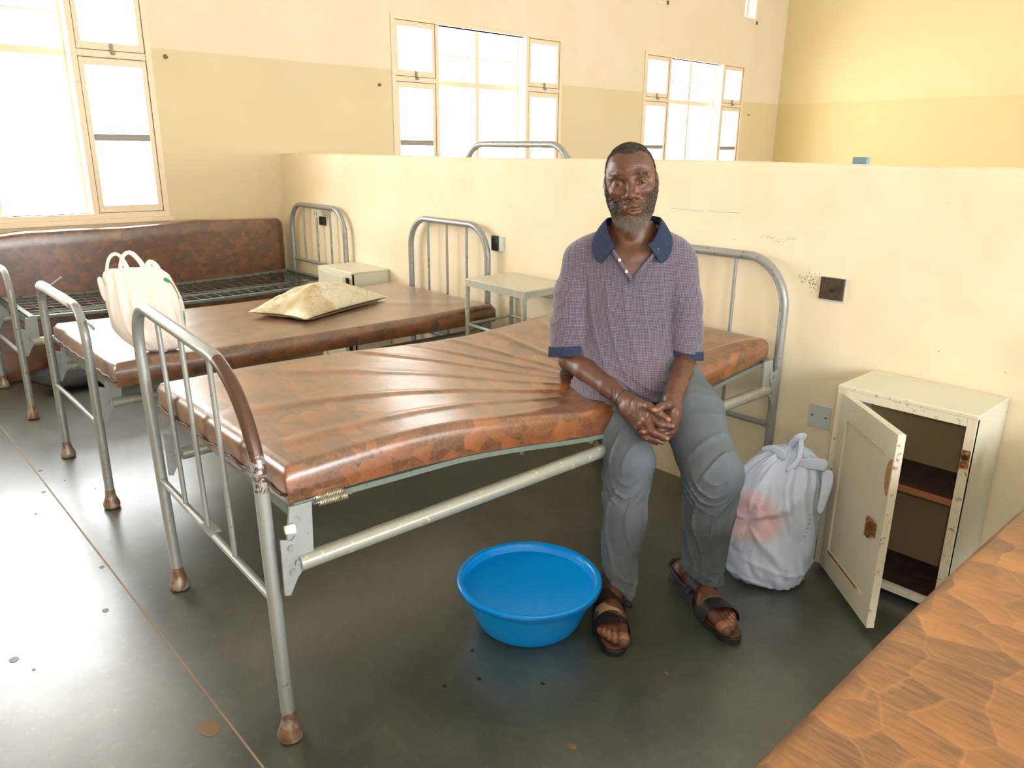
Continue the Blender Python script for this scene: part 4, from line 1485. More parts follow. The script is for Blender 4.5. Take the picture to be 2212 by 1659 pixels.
class Field:
    def __init__(self, lo, hi, h):
        self.h = h
        self.lo = np.array(lo, float)
        self.n = np.ceil((np.array(hi) - self.lo) / h).astype(int) + 1
        self.D = np.full(self.n, 10.0, np.float32)
        self.ax = [self.lo[i] + h * np.arange(self.n[i]) for i in range(3)]

    def sub(self, lo, hi, m):
        s = []
        for i in range(3):
            a = int(np.floor((lo[i] - m - self.lo[i]) / self.h))
            b = int(np.ceil((hi[i] + m - self.lo[i]) / self.h)) + 1
            a, b = max(0, a), min(self.n[i], b)
            if b <= a:
                return None
            s.append(slice(a, b))
        return tuple(s)

    def pts(self, s):
        X, Y, Z = np.meshgrid(self.ax[0][s[0]], self.ax[1][s[1]], self.ax[2][s[2]], indexing='ij')
        return X.astype(np.float32), Y.astype(np.float32), Z.astype(np.float32)

    def op(self, s, d, k, mode='u'):
        A = self.D[s]
        if mode == 'u':
            if k > 0:
                h_ = np.clip(0.5 + 0.5 * (A - d) / k, 0, 1)
                self.D[s] = A * (1 - h_) + d * h_ - k * h_ * (1 - h_)
            else:
                self.D[s] = np.minimum(A, d)
        elif mode == 's':
            d = -d
            if k > 0:
                h_ = np.clip(0.5 - 0.5 * (A - d) / k, 0, 1)
                self.D[s] = A * (1 - h_) + d * h_ + k * h_ * (1 - h_)
            else:
                self.D[s] = np.maximum(A, d)
        elif mode == 'i':
            self.D[s] = np.maximum(A, d)

    def cap(self, a, b, ra, rb=None, k=0.02, mode='u', m=0.05, sq=None):
        rb = ra if rb is None else rb
        a, b = np.array(a, float), np.array(b, float)
        r_ = max(ra, rb)
        s = self.sub(np.minimum(a, b) - r_, np.maximum(a, b) + r_, m + k)
        if s is None:
            return self
        X, Y, Z = self.pts(s)
        ab = b - a
        L2 = max(1e-9, float(ab @ ab))
        t_ = np.clip(((X - a[0]) * ab[0] + (Y - a[1]) * ab[1] + (Z - a[2]) * ab[2]) / L2, 0, 1)
        dx, dy, dz = X - a[0] - t_ * ab[0], Y - a[1] - t_ * ab[1], Z - a[2] - t_ * ab[2]
        if sq is not None:
            # flattened: shrink the distance across one direction
            n_, f_ = np.array(sq[0], float), sq[1]
            n_ /= np.linalg.norm(n_)
            dn = dx * n_[0] + dy * n_[1] + dz * n_[2]
            q = dn * (1 / f_ - 1)
            dx, dy, dz = dx + n_[0] * q, dy + n_[1] * q, dz + n_[2] * q
        d = np.sqrt(dx * dx + dy * dy + dz * dz) - (ra + (rb - ra) * t_)
        self.op(s, d, k, mode)
        return self

    def chain(self, P, R_, k=0.02, kk=0.02, **kw):
        for i in range(len(P) - 1):
            self.cap(P[i], P[i + 1], R_[i], R_[i + 1], k=k if i == 0 else kk, **kw)
        return self

    def ell(self, c, r, k=0.02, mode='u', rot=None, m=0.05):
        c, r = np.array(c, float), np.array(r, float)
        R_ = float(r.max())
        s = self.sub(c - R_, c + R_, m + k)
        if s is None:
            return self
        X, Y, Z = self.pts(s)
        X, Y, Z = X - c[0], Y - c[1], Z - c[2]
        if rot is not None:
            Mx = np.array(rot)  # rows: local axes
            X, Y, Z = (Mx[0][0] * X + Mx[0][1] * Y + Mx[0][2] * Z, Mx[1][0] * X + Mx[1][1] * Y + Mx[1][2] * Z, Mx[2][0] * X + Mx[2][1] * Y + Mx[2][2] * Z)
        k0 = np.sqrt((X / r[0]) ** 2 + (Y / r[1]) ** 2 + (Z / r[2]) ** 2)
        k1 = np.sqrt((X / r[0] ** 2) ** 2 + (Y / r[1] ** 2) ** 2 + (Z / r[2] ** 2) ** 2) + 1e-9
        d = k0 * (k0 - 1) / k1
        self.op(s, d, k, mode)
        return self

    def all(self):
        s = (slice(0, self.n[0]), slice(0, self.n[1]), slice(0, self.n[2]))
        return s, self.pts(s)

    def plane(self, p, n_, k=0.0, m=None):
        """keep the side the normal points away from"""
        s, (X, Y, Z) = self.all()
        n_ = np.array(n_, float)
        n_ /= np.linalg.norm(n_)
        d = (X - p[0]) * n_[0] + (Y - p[1]) * n_[1] + (Z - p[2]) * n_[2]
        self.op(s, d.astype(np.float32), k, 'i')
        return self

    def cut_box(self, lo, hi):
        s, (X, Y, Z) = self.all()
        q = np.maximum(np.maximum(np.maximum(lo[0] - X, X - hi[0]), np.maximum(lo[1] - Y, Y - hi[1])), np.maximum(lo[2] - Z, Z - hi[2]))
        self.op(s, q, 0, 's')
        return self

    def wrinkle(self, fn):
        s, (X, Y, Z) = self.all()
        near = np.abs(self.D) < 0.04
        x, y, z = X[near], Y[near], Z[near]
        self.D[near] += fn(x, y, z).astype(np.float32)
        return self

    def mesh(self):
        self.D[0, :, :] = self.D[-1, :, :] = 1
        self.D[:, 0, :] = self.D[:, -1, :] = 1
        self.D[:, :, 0] = self.D[:, :, -1] = 1
        B = 4 * self.h
        g = openvdb.FloatGrid(B)
        g.copyFromArray(np.ascontiguousarray(np.clip(self.D, -B, B)))
        g.transform = openvdb.createLinearTransform(self.h)
        p, q = g.convertToQuads(0.0)
        return p + self.lo, q[:, ::-1] if False else q


def mesh_from(name, pieces, mat, parent, tf=pw, smooth_it=0, props=None):
    V, Q, o_ = [], [], 0
    for p, q in pieces:
        V.append(tf(p))
        Q.append(q + o_)
        o_ += len(p)
    V, Q = np.vstack(V), np.vstack(Q).astype(np.int32)
    off = np.zeros(3)
    q_ = parent
    while q_ is not None:
        off += np.array(q_.location)
        q_ = q_.parent
    V = V - off
    me = bpy.data.meshes.new(name)
    me.vertices.add(len(V))
    me.vertices.foreach_set('co', V.astype(np.float32).ravel())
    me.loops.add(len(Q) * 4)
    me.loops.foreach_set('vertex_index', Q.ravel())
    me.polygons.add(len(Q))
    me.polygons.foreach_set('loop_start', np.arange(0, len(Q) * 4, 4, dtype=np.int32))
    me.polygons.foreach_set('use_smooth', np.ones(len(Q), bool))
    me.update(calc_edges=True)
    me.validate()
    # outward normals
    vol = 0.0
    a, b, c_ = V[Q[:, 0]], V[Q[:, 1]], V[Q[:, 2]]
    vol = np.einsum('ij,ij->i', a - V.mean(0), np.cross(b - V.mean(0), c_ - V.mean(0))).sum()
    if vol < 0:
        me.flip_normals()
    me.materials.append(mat)
    o = bpy.data.objects.new(name, me)
    COL.objects.link(o)
    if parent is not None:
        o.parent = parent
    if smooth_it:
        s_ = o.modifiers.new('smooth', 'SMOOTH')
        s_.factor = 0.5
        s_.iterations = smooth_it
    return o


def wav(x, y, z, f_, seed=0):
    """cheap smooth noise in -1..1"""
    rs = np.random.RandomState(seed)
    out = np.zeros_like(x)
    for i in range(6):
        d = rs.normal(size=3)
        d /= np.linalg.norm(d)
        out += np.sin((d[0] * x + d[1] * y + d[2] * z) * f_ * rs.uniform(0.7, 1.4) + rs.uniform(0, 6.28))
    return out / 3.2


def ridge(v_):
    return np.clip(1 - np.abs(v_) * 1.6, 0, 1) ** 2


# ---- materials
def skin_material(name, a, b, c, rough=0.42):
    t = NT(name)
    v = t.mapping()
    n1 = t.gray(t.noise(v, 9, 4), 0.35, 0.7)
    col = t.mix(n1, a, b)
    col = t.mix(t.math('MULTIPLY', t.gray(t.noise(v, 30, 5), 0.45, 0.7), 0.35), col, c)
    t.bump(t.noise(v, 160, 4), 0.18, 0.002)
    m = t.out(col, rough, spec=0.5)
    t.b.inputs['Subsurface Weight'].default_value = 0.08
    t.b.inputs['Subsurface Radius'].default_value = (0.01, 0.004, 0.002)
    return m


M['skin'] = skin_material('dark_brown_skin', rgb(98, 62, 45), rgb(78, 49, 38), rgb(122, 80, 57))
M['nail'] = plain('finger_nail', rgb(140, 94, 72), 0.35)
M['toe_skin'] = plain('pale_toe_skin', rgb(150, 100, 78), 0.5, 0, 0.4, rgb(120, 78, 62), 60, 0.7, 0.1)
M['hair'] = plain('short_grey_black_hair', rgb(58, 52, 50), 0.8, 0, 0.25, rgb(96, 88, 84), 60, 0.6)
M['beard_dark'] = plain('dark_beard_hair', rgb(66, 58, 54), 0.75, 0, 0.25)
M['beard_grey'] = plain('grey_beard_hair', rgb(160, 146, 130), 0.7, 0, 0.3)
M['eye_white'] = plain('eye_white', rgb(196, 178, 160), 0.15)
M['iris'] = plain('brown_iris', rgb(40, 24, 18), 0.1)
M['lip'] = plain('lip', rgb(84, 50, 46), 0.45)

t = NT('grey_purple_knit_shirt')
v = t.mapping(rot=(0, 0, 0), scale=(1, 1, 1))
# fine dotted knit: pale dots on a bluish ground, laid out along the cloth front
sp = t.sep(v)
u_ = t.math('ADD', t.math('MULTIPLY', sp[0], PR[0]), t.math('MULTIPLY', sp[1], PR[1]))
zz = t.math('ADD', sp[2], t.math('MULTIPLY', t.noise(v, 3, 2), 0.03))
uu = t.math('ADD', u_, t.math('MULTIPLY', t.noise(v, 3, 2), 0.03))
f1 = 2 * PI / 0.0092
du = t.math('SINE', t.math('MULTIPLY', t.math('ADD', uu, t.math('MULTIPLY', zz, 1.0)), f1))
dv = t.math('SINE', t.math('MULTIPLY', t.math('SUBTRACT', uu, zz), f1))
dots = t.gray(t.math('MULTIPLY', du, dv), 0.15, 0.75)
hue = t.gray(t.noise(v, 8, 3), 0.35, 0.7)
base = t.mix(hue, rgb(82, 78, 96), rgb(92, 80, 96))
col = t.mix(t.math('MULTIPLY', dots, 0.6), base, rgb(160, 150, 160))
t.bump(t.math('MULTIPLY', du, dv), 0.15, 0.002)
M['shirt'] = t.out(col, 0.85, spec=0.2)
t.b.inputs['Sheen Weight'].default_value = 0.3
M['navy'] = plain('navy_rib_knit', rgb(46, 54, 76), 0.9, 0, 0.15, rgb(60, 70, 94), 70, 0.5, 0.2)
M['trousers'] = plain('grey_cotton_trousers', rgb(96, 104, 110), 0.85, 0, 0.2, rgb(80, 88, 96), 9, 0.7, 0.15, 0.4, 0.65)
M['sandal'] = plain('black_sandal_leather', rgb(30, 27, 29), 0.5, 0, 0.4, rgb(52, 46, 44), 40, 0.5, 0.2)
M['footbed'] = plain('brown_footbed', rgb(98, 62, 40), 0.6, 0, 0.3, rgb(70, 46, 34), 30, 0.6, 0.1)
M['tan'] = plain('tan_lining', rgb(178, 148, 110), 0.7, 0, 0.2, rgb(150, 122, 90), 50, 0.5, 0.1)
M['button'] = plain('pearl_button', rgb(220, 214, 200), 0.2)

person = thing('person', tuple(pw(np.array([0.0, 0.0, 0.0]))), 'seated man in a grey-purple polo shirt, grey trousers and black sandals, hands clasped', 'person')
person.location.z = 0

# ---- skeleton points
EL_R, WR_R = (-0.192, 0.08, 0.70), (-0.004, 0.30, 0.641)
EL_L, WR_L = (0.172, 0.075, 0.715), (0.130, 0.325, 0.656)
HIP_R, KN_R, AN_R = (-0.105, -0.01, 0.685), (0.020, 0.345, 0.468), (-0.006, 0.405, 0.085)
HIP_L, KN_L, AN_L = (0.105, 0.0, 0.685), (0.262, 0.38, 0.462), (0.242, 0.285, 0.085)
HD = np.array([-0.026, 0.02, 1.262])           # between the ears
ROLL_H = math.radians(6.5)
cR, sR = math.cos(ROLL_H), math.sin(ROLL_H)


def head_tf(p):
    x, y, z = p[:, 0], p[:, 1], p[:, 2]
    return np.stack([HD[0] + x * cR - z * sR, HD[1] + y, HD[2] + x * sR + z * cR], 1)


def to_head(p):
    d = np.asarray(p, float) - HD
    return (d[0] * cR + d[2] * sR, d[1], -d[0] * sR + d[2] * cR)


def arms(F_):
    F_.chain([(-0.165, -0.01, 1.005), (-0.185, 0.03, 0.86), EL_R], [0.052, 0.046, 0.040], k=0.03)
    F_.chain([EL_R, (-0.135, 0.148, 0.686), (-0.06, 0.236, 0.662), WR_R], [0.035, 0.0365, 0.030, 0.0245], k=0.01, kk=0.01)
    F_.chain([(0.14, -0.01, 1.015), (0.165, 0.03, 0.87), EL_L], [0.052, 0.046, 0.040], k=0.03)
    F_.chain([EL_L, (0.163, 0.148, 0.699), (0.148, 0.235, 0.678), WR_L], [0.035, 0.0365, 0.030, 0.0245], k=0.01, kk=0.01)


def hands(F_):
    # right hand: palm slants down to the middle, back to the viewer
    wr = np.array(WR_R)
    F_.cap(wr, (0.040, 0.352, 0.634), 0.026, 0.024, k=0.012)
    F_.cap((0.02, 0.33, 0.64), (0.070, 0.392, 0.630), 0.0225, 0.0150, k=0.014)
    F_.cap((0.012, 0.33, 0.632), (0.058, 0.392, 0.617), 0.0220, 0.0150, k=0.012)
    F_.cap((0.006, 0.33, 0.624), (0.046, 0.386, 0.601), 0.0210, 0.0140, k=0.012)
    F_.cap((0.000, 0.32, 0.620), (0.035, 0.376, 0.588), 0.0200, 0.0125, k=0.012)
    for K, Pp, T_, r_ in (((0.072, 0.398, 0.629), (0.098, 0.424, 0.617), (0.130, 0.417, 0.611), 0.0105), ((0.060, 0.402, 0.616), (0.080, 0.430, 0.594), (0.117, 0.427, 0.577), 0.0108),
                          ((0.049, 0.394, 0.600), (0.066, 0.416, 0.573), (0.105, 0.418, 0.561), 0.0100), ((0.038, 0.382, 0.588), (0.056, 0.396, 0.563), (0.090, 0.402, 0.551), 0.0088)):
        M_ = tuple(0.5 * (np.array(Pp) + np.array(T_)) + np.array([0, 0.003, 0.002]))
        F_.chain([K, Pp, M_, T_], [r_ * 1.12, r_, r_ * 0.93, r_ * 0.8], k=0.006, kk=0.002)
        F_.ell(Pp, (r_ * 1.1, r_ * 1.1, r_ * 1.1), k=0.003)
        F_.ell(K, (r_ * 1.3, r_ * 1.15, r_ * 1.2), k=0.005)
    F_.chain([(0.034, 0.350, 0.650), (0.064, 0.388, 0.655), (0.092, 0.412, 0.645), (0.118, 0.420, 0.631)], [0.0165, 0.0130, 0.0120, 0.0092], k=0.010, kk=0.004)
    # left hand: comes down from the right, back turned outward
    F_.cap(WR_L, (0.136, 0.352, 0.632), 0.0255, 0.023, k=0.012)
    F_.cap((0.132, 0.34, 0.64), (0.130, 0.388, 0.607), 0.0215, 0.0150, k=0.012)
    F_.cap((0.136, 0.335, 0.635), (0.137, 0.378, 0.588), 0.0205, 0.0145, k=0.012)
    F_.cap((0.130, 0.325, 0.63), (0.134, 0.366, 0.575), 0.0200, 0.0135, k=0.012)
    for K, Pp, T_, r_ in (((0.128, 0.398, 0.606), (0.098, 0.418, 0.597), (0.052, 0.418, 0.589), 0.0102), ((0.134, 0.388, 0.588), (0.100, 0.404, 0.578), (0.060, 0.417, 0.571), 0.0104),
                          ((0.132, 0.372, 0.575), (0.108, 0.392, 0.560), (0.076, 0.412, 0.562), 0.0096), ((0.128, 0.360, 0.566), (0.090, 0.375, 0.555), (0.044, 0.398, 0.579), 0.0085)):
        M_ = tuple(0.5 * (np.array(Pp) + np.array(T_)) + np.array([0, 0.003, -0.001]))
        F_.chain([K, Pp, M_, T_], [r_ * 1.12, r_, r_ * 0.93, r_ * 0.82], k=0.006, kk=0.002)
    F_.chain([(0.128, 0.352, 0.652), (0.116, 0.382, 0.664), (0.098, 0.402, 0.663), (0.078, 0.414, 0.655)], [0.0160, 0.0128, 0.0118, 0.0098], k=0.010, kk=0.003)


def torso(F_):
    F_.ell((-0.012, -0.01, 0.93), (0.150, 0.095, 0.165), k=0.04)
    F_.ell((-0.01, 0.0, 0.76), (0.145, 0.105, 0.12), k=0.05)
    F_.ell((0.0, -0.02, 0.70), (0.165, 0.12, 0.10), k=0.05)
    F_.cap((-0.15, -0.015, 1.01), (0.125, -0.015, 1.02), 0.052, k=0.05)
    F_.cap((-0.085, -0.02, 1.055), (-0.012, -0.012, 1.12), 0.045, 0.050, k=0.03)
    F_.cap((0.062, -0.02, 1.06), (-0.012, -0.012, 1.12), 0.045, 0.050, k=0.03)
    F_.ell((-0.008, 0.040, 0.985), (0.11, 0.045, 0.08), k=0.04)
    F_.cap((-0.095, 0.058, 1.052), (-0.02, 0.062, 1.040), 0.012, k=0.02)
    F_.cap((0.075, 0.058, 1.056), (0.0, 0.062, 1.042), 0.012, k=0.02)


def neck(F_, tf=lambda p: p):
    F_.cap(tf((-0.012, -0.01, 1.05)), tf((-0.022, 0.004, 1.20)), 0.060, 0.057, k=0.03)
    for s_ in (-1, 1):
        F_.cap(tf((-0.014 + 0.012 * s_, 0.055, 1.045)), tf((-0.022 + 0.052 * s_, 0.0, 1.19)), 0.010, 0.014, k=0.018)
    F_.ell(tf((-0.016, 0.052, 1.115)), (0.014, 0.014, 0.018), k=0.02)


def legs(F_):
    for H_, K_, A_ in ((HIP_R, KN_R, AN_R), (HIP_L, KN_L, AN_L)):
        F_.cap(H_, K_, 0.072, 0.05, k=0.03)
        F_.cap(K_, A_, 0.05, 0.034, k=0.02)


TOE = {'R': (np.array([-0.033, 0.365, 0.0]), np.array([0.000, 0.640, 0.0])), 'L': (np.array([0.195, 0.215, 0.0]), np.array([0.344, 0.520, 0.0]))}


def feet(F_, only=None):
    for s_, A_, side in (('R', AN_R, 1), ('L', AN_L, -1)):
        if only and s_ != only:
            continue
        h_, t_ = TOE[s_]
        d = (t_ - h_) / np.linalg.norm(t_ - h_)
        n_ = np.array([d[1], -d[0], 0])        # to the viewer's right of the foot
        L = np.linalg.norm(t_ - h_)
        q = lambda a, b, z: h_ + d * a * L + n_ * b + np.array([0, 0, z])
        F_.ell(q(0.10, 0, 0.055), (0.034, 0.038, 0.032), k=0.0)
        F_.cap(q(0.10, 0, 0.058), np.array(A_) + np.array([0, 0, 0.02]), 0.030, 0.034, k=0.02)
        F_.cap(np.array(A_), q(0.55, 0.004 * side, 0.055), 0.034, 0.026, k=0.02)
        F_.cap(q(0.12, 0, 0.05), q(0.60, -0.014, 0.044), 0.028, 0.022, k=0.02)
        F_.cap(q(0.12, 0, 0.05), q(0.62, 0.014, 0.046), 0.028, 0.024, k=0.02)
        F_.cap(np.array(A_) + n_ * 0.03, np.array(A_) - n_ * 0.03, 0.014, k=0.012)
        F_.cap(q(0.62, -0.030, 0.042), q(0.62, 0.030, 0.042), 0.018, k=0.02)
        big = -side * -1
        # five toes, the big one on the inner side
        inner = n_ * (1 if s_ == 'R' else -1)
        # R foot is the man's right foot: its big toe lies to the viewer's right
        offs = [0.028, 0.005, -0.010, -0.023, -0.034]
        lens = [0.985, 0.965, 0.92, 0.87, 0.82]
        rad = [0.0175, 0.0112, 0.0102, 0.0094, 0.0086]
        for o_, l_, r_ in zip(offs, lens, rad):
            a_ = q(0.66, 0, 0.040) + inner * o_ * 0.95
            m_ = q(0.5 * (0.66 + l_), 0, 0.044) + inner * o_ * 1.02
            b_ = q(l_, 0, 0.034 + r_ * 0.3) + inner * o_ * 1.0
            F_.chain([a_, m_, b_], [r_ * 1.1, r_ * 0.95, r_], k=0.008, kk=0.003)


# ---- coarse body (mostly under the clothes), fine head, hands and feet: one skin
HB = ((-0.045, 0.27, 0.52), (0.175, 0.46, 0.70))
FBR = ((-0.10, 0.30, 0.012), (0.08, 0.68, 0.16))
FBL = ((0.13, 0.15, 0.012), (0.42, 0.57, 0.16))
Fb = Field((-0.30, -0.20, 0.0), (0.34, 0.50, 1.16), 0.0042)
torso(Fb)
neck(Fb)
arms(Fb)
legs(Fb)
Fb.plane((0, 0, 1.145), (0, 0, 1))
hands(Fb)
e_ = 0.001
for lo, hi in (HB, FBR, FBL):
    Fb.cut_box([x + e_ for x in lo], [x - e_ for x in hi])
pieces = [Fb.mesh()]
Fh = Field([x - 0.006 for x in HB[0]], [x + 0.006 for x in HB[1]], 0.0015)
arms(Fh)
hands(Fh)
for ax_ in range(3):
    n_ = np.zeros(3)
    n_[ax_] = 1
    Fh.plane(HB[1], n_)
    Fh.plane(HB[0], -n_)
# tendons and knuckle creases
Fh.wrinkle(lambda x, y, z: 0.0005 * wav(x, y, z, 420, 3))
pieces.append(Fh.mesh())
for nm, bx_ in (('R', FBR), ('L', FBL)):
    Ff = Field([x - 0.006 for x in bx_[0]], [x + 0.006 for x in bx_[1]], 0.0022)
    feet(Ff, nm)
    legs(Ff)
    for ax_ in range(3):
        n_ = np.zeros(3)
        n_[ax_] = 1
        Ff.plane(bx_[1], n_)
        Ff.plane(bx_[0], -n_)
    pieces.append(Ff.mesh())

# ---- head, in its own axes: x right in the view, y forward, z up, origin between the ears
def head_core(F_):
    F_.ell((0, -0.006, 0.032), (0.0715, 0.094, 0.084), k=0)
    F_.ell((0, 0.022, 0.050), (0.062, 0.070, 0.058), k=0.03)          # forehead
    F_.ell((0, 0.030, -0.035), (0.060, 0.062, 0.078), k=0.03)         # face mask
    F_.ell((0, 0.046, -0.082), (0.048, 0.044, 0.037), k=0.03)         # jaw
    for s_ in (-1, 1):
        F_.cap((0.056 * s_, -0.002, -0.045), (0.032 * s_, 0.058, -0.096), 0.021, 0.019, k=0.025)   # jaw line
        F_.ell((0.043 * s_, 0.066, -0.022), (0.022, 0.020, 0.017), k=0.02)    # cheekbone
        F_.ell((0.060 * s_, 0.030, 0.012), (0.012, 0.03, 0.03), k=0.02)
    F_.ell((0, 0.080, -0.110), (0.022, 0.017, 0.017), k=0.02)         # chin


def head_face(F_):
    for s_ in (-1, 1):
        F_.ell((0.0365 * s_, 0.101, 0.003), (0.0205, 0.018, 0.0135), k=0.016, mode='s')      # sockets
        F_.chain([(0.007 * s_, 0.0915, 0.021), (0.030 * s_, 0.0900, 0.0275), (0.052 * s_, 0.072, 0.022)], [0.0088, 0.0085, 0.007], k=0.014, kk=0.01)   # brow
        F_.ell((0.0365 * s_, 0.0735, 0.003), (0.0150, 0.0150, 0.0138), k=0.004)              # lids over the eyeball
        F_.cap((0.020 * s_, 0.0860, -0.009), (0.050 * s_, 0.0780, -0.010), 0.0034, k=0.006)  # bag under the eye
    F_.cap((0, 0.090, 0.010), (0, 0.108, -0.028), 0.0085, 0.0125, k=0.016)     # bridge
    F_.ell((0, 0.1105, -0.0330), (0.0155, 0.0130, 0.0120), k=0.008)            # tip
    for s_ in (-1, 1):
        F_.ell((0.0195 * s_, 0.0985, -0.0370), (0.0102, 0.0120, 0.0095), k=0.005)    # wing
        F_.ell((0.0095 * s_, 0.1085, -0.0462), (0.0052, 0.0058, 0.0042), k=0.002, mode='s')
        F_.cap((0.024 * s_, 0.094, -0.040), (0.036 * s_, 0.083, -0.066), 0.0032, k=0.008, mode='s')   # fold to the mouth
    F_.ell((0, 0.084, -0.066), (0.033, 0.016, 0.022), k=0.014)                 # mouth mound
    F_.chain([(-0.026, 0.091, -0.0715), (-0.008, 0.0995, -0.0665), (0, 0.0995, -0.0680), (0.008, 0.0995, -0.0665), (0.026, 0.091, -0.0715)], [0.0032, 0.0056, 0.0052, 0.0056, 0.0032], k=0.004)
    F_.chain([(-0.023, 0.091, -0.0765), (0, 0.0990, -0.0800), (0.023, 0.091, -0.0765)], [0.0034, 0.0072, 0.0034], k=0.004)
    F_.chain([(-0.028, 0.095, -0.0730), (0, 0.1060, -0.0738), (0.028, 0.095, -0.0730)], [0.0012, 0.0016, 0.0012], k=0.003, mode='s')
    for s_ in (-1, 1):
        # ears
        F_.ell((0.0765 * s_, -0.006, -0.002), (0.0085, 0.019, 0.031), k=0.006, rot=((1, 0.35 * s_, 0), (-0.35 * s_, 1, 0), (0, 0, 1)))
        F_.ell((0.0855 * s_, 0.0, 0.002), (0.0055, 0.010, 0.018), k=0.004, mode='s')
        F_.ell((0.074 * s_, 0.004, -0.028), (0.007, 0.009, 0.010), k=0.006)
    for s_ in (-1, 1):
        # open the lids
        F_.ell((0.0365 * s_, 0.094, 0.0022), (0.0115, 0.014, 0.0041), k=0.0012, mode='s')


FH = Field((-0.105, -0.115, -0.20), (0.105, 0.135, 0.130), 0.0017)
head_core(FH)
neck(FH, to_head)
head_face(FH)
FH.wrinkle(lambda x, y, z: 0.0010 * ridge(np.sin(z * 420 + 1.2 * np.sin(x * 40))) * (z > 0.040) * (z < 0.085) * (y > 0.04) * np.clip((0.05 - np.abs(x)) * 40, 0, 1)
           + 0.0005 * wav(x, y, z, 240, 5))
hp, hq = FH.mesh()
pieces.append((head_tf(hp), hq))
body = mesh_from('body', pieces, M['skin'], person)

# eyeballs with iris
for s_ in (-1, 1):
    m_ = MB()
    m_.lathe((0, 0, 0), [(0.0128 * math.sin(PI * i / 16), -0.0128 * math.cos(PI * i / 16)) for i in range(17)], 24)
    ctr = np.array([[0.0365 * s_, 0.0735, 0.003]])
    pv = np.array(m_.v) + ctr
    W4 = pw(head_tf(pv))
    m_.v = [tuple(p) for p in W4]
    eo = m_.build('eye', M['eye_white'], person, smooth=True)
    m_ = MB()
    # iris: a small cap on the front of the ball
    ring = []
    for i in range(5):
        th = 0.47 * i / 4
        for k_ in range(20):
            a = 2 * PI * k_ / 20
            ring.append((0.0365 * s_ + 0.01305 * math.sin(th) * math.cos(a), 0.0735 + 0.01305 * math.cos(th), 0.0030 + 0.01305 * math.sin(th) * math.sin(a)))
    fs_ = [(i * 20 + k_, i * 20 + (k_ + 1) % 20, (i + 1) * 20 + (k_ + 1) % 20, (i + 1) * 20 + k_) for i in range(4) for k_ in range(20)]
    m_.add([tuple(p) for p in pw(head_tf(np.array(ring)))], fs_)
    m_.build('iris', M['iris'], eo, smooth=True)

# lips as a thin tinted skin over the mouth
FL_ = Field((-0.035, 0.075, -0.095), (0.035, 0.115, -0.055), 0.0011)
FL_.chain([(-0.025, 0.0912, -0.0715), (-0.008, 0.0999, -0.0665), (0, 0.0999, -0.0680), (0.008, 0.0999, -0.0665), (0.025, 0.0912, -0.0715)], [0.0028, 0.0056, 0.0052, 0.0056, 0.0028], k=0.002)
FL_.chain([(-0.022, 0.0912, -0.0765), (0, 0.0995, -0.0800), (0.022, 0.0912, -0.0765)], [0.0030, 0.0071, 0.0030], k=0.002)
FL_.chain([(-0.028, 0.095, -0.0730), (0, 0.1060, -0.0738), (0.028, 0.095, -0.0730)], [0.0011, 0.0015, 0.0011], k=0.001, mode='s')
lp, lq = FL_.mesh()
mesh_from('lips', [(head_tf(lp), lq)], M['lip'], person)

# nails on the fingertips that show
for c_, d_, r_ in (((0.131, 0.4245, 0.6145), (1, 0.15, -0.1), 0.006), ((0.118, 0.4355, 0.5795), (1, 0.1, -0.25), 0.0062), ((0.117, 0.4275, 0.6345), (1, 0.1, -0.6), 0.0082), ((0.052, 0.4262, 0.592), (-1, 0.1, -0.2), 0.0062), ((0.078, 0.4215, 0.658), (-1, 0.1, -0.2), 0.0085),
                    ((0.062, 0.4245, 0.572), (-1, 0.1, -0.2), 0.005), ((0.078, 0.419, 0.564), (-1, 0.1, 0.1), 0.0048)):
    d_ = np.array(d_, float)
    d_ /= np.linalg.norm(d_)
    n2 = np.array([0, 1.0, 0.25])
    n2 -= d_ * (n2 @ d_)
    n2 /= np.linalg.norm(n2)
    s2 = np.cross(d_, n2)
    fn_ = Field(np.array(c_) - 0.013, np.array(c_) + 0.013, 0.0009)
    fn_.ell(c_, (r_, r_ * 0.8, 0.0026), k=0, rot=(d_, s2, n2))
    np_, nq_ = fn_.mesh()
    mesh_from('nail', [(np_, nq_)], M['nail'], person)

# dark thread bracelet on his right wrist
wa, wb = np.array([-0.06, 0.236, 0.662]), np.array(WR_R)
d_ = (wb - wa) / np.linalg.norm(wb - wa)
s2 = np.cross(d_, [0, 0, 1.0])
s2 /= np.linalg.norm(s2)
t2 = np.cross(s2, d_)
cc = wa + (wb - wa) * 0.86
MB().tube([tuple(pw((cc + (s2 * math.cos(a) + t2 * math.sin(a)) * 0.0282)[None])[0]) for a in [2 * PI * i / 28 for i in range(28)]], 0.0011, 6, closed=True).build('bracelet', M['piping'], person, smooth=True)


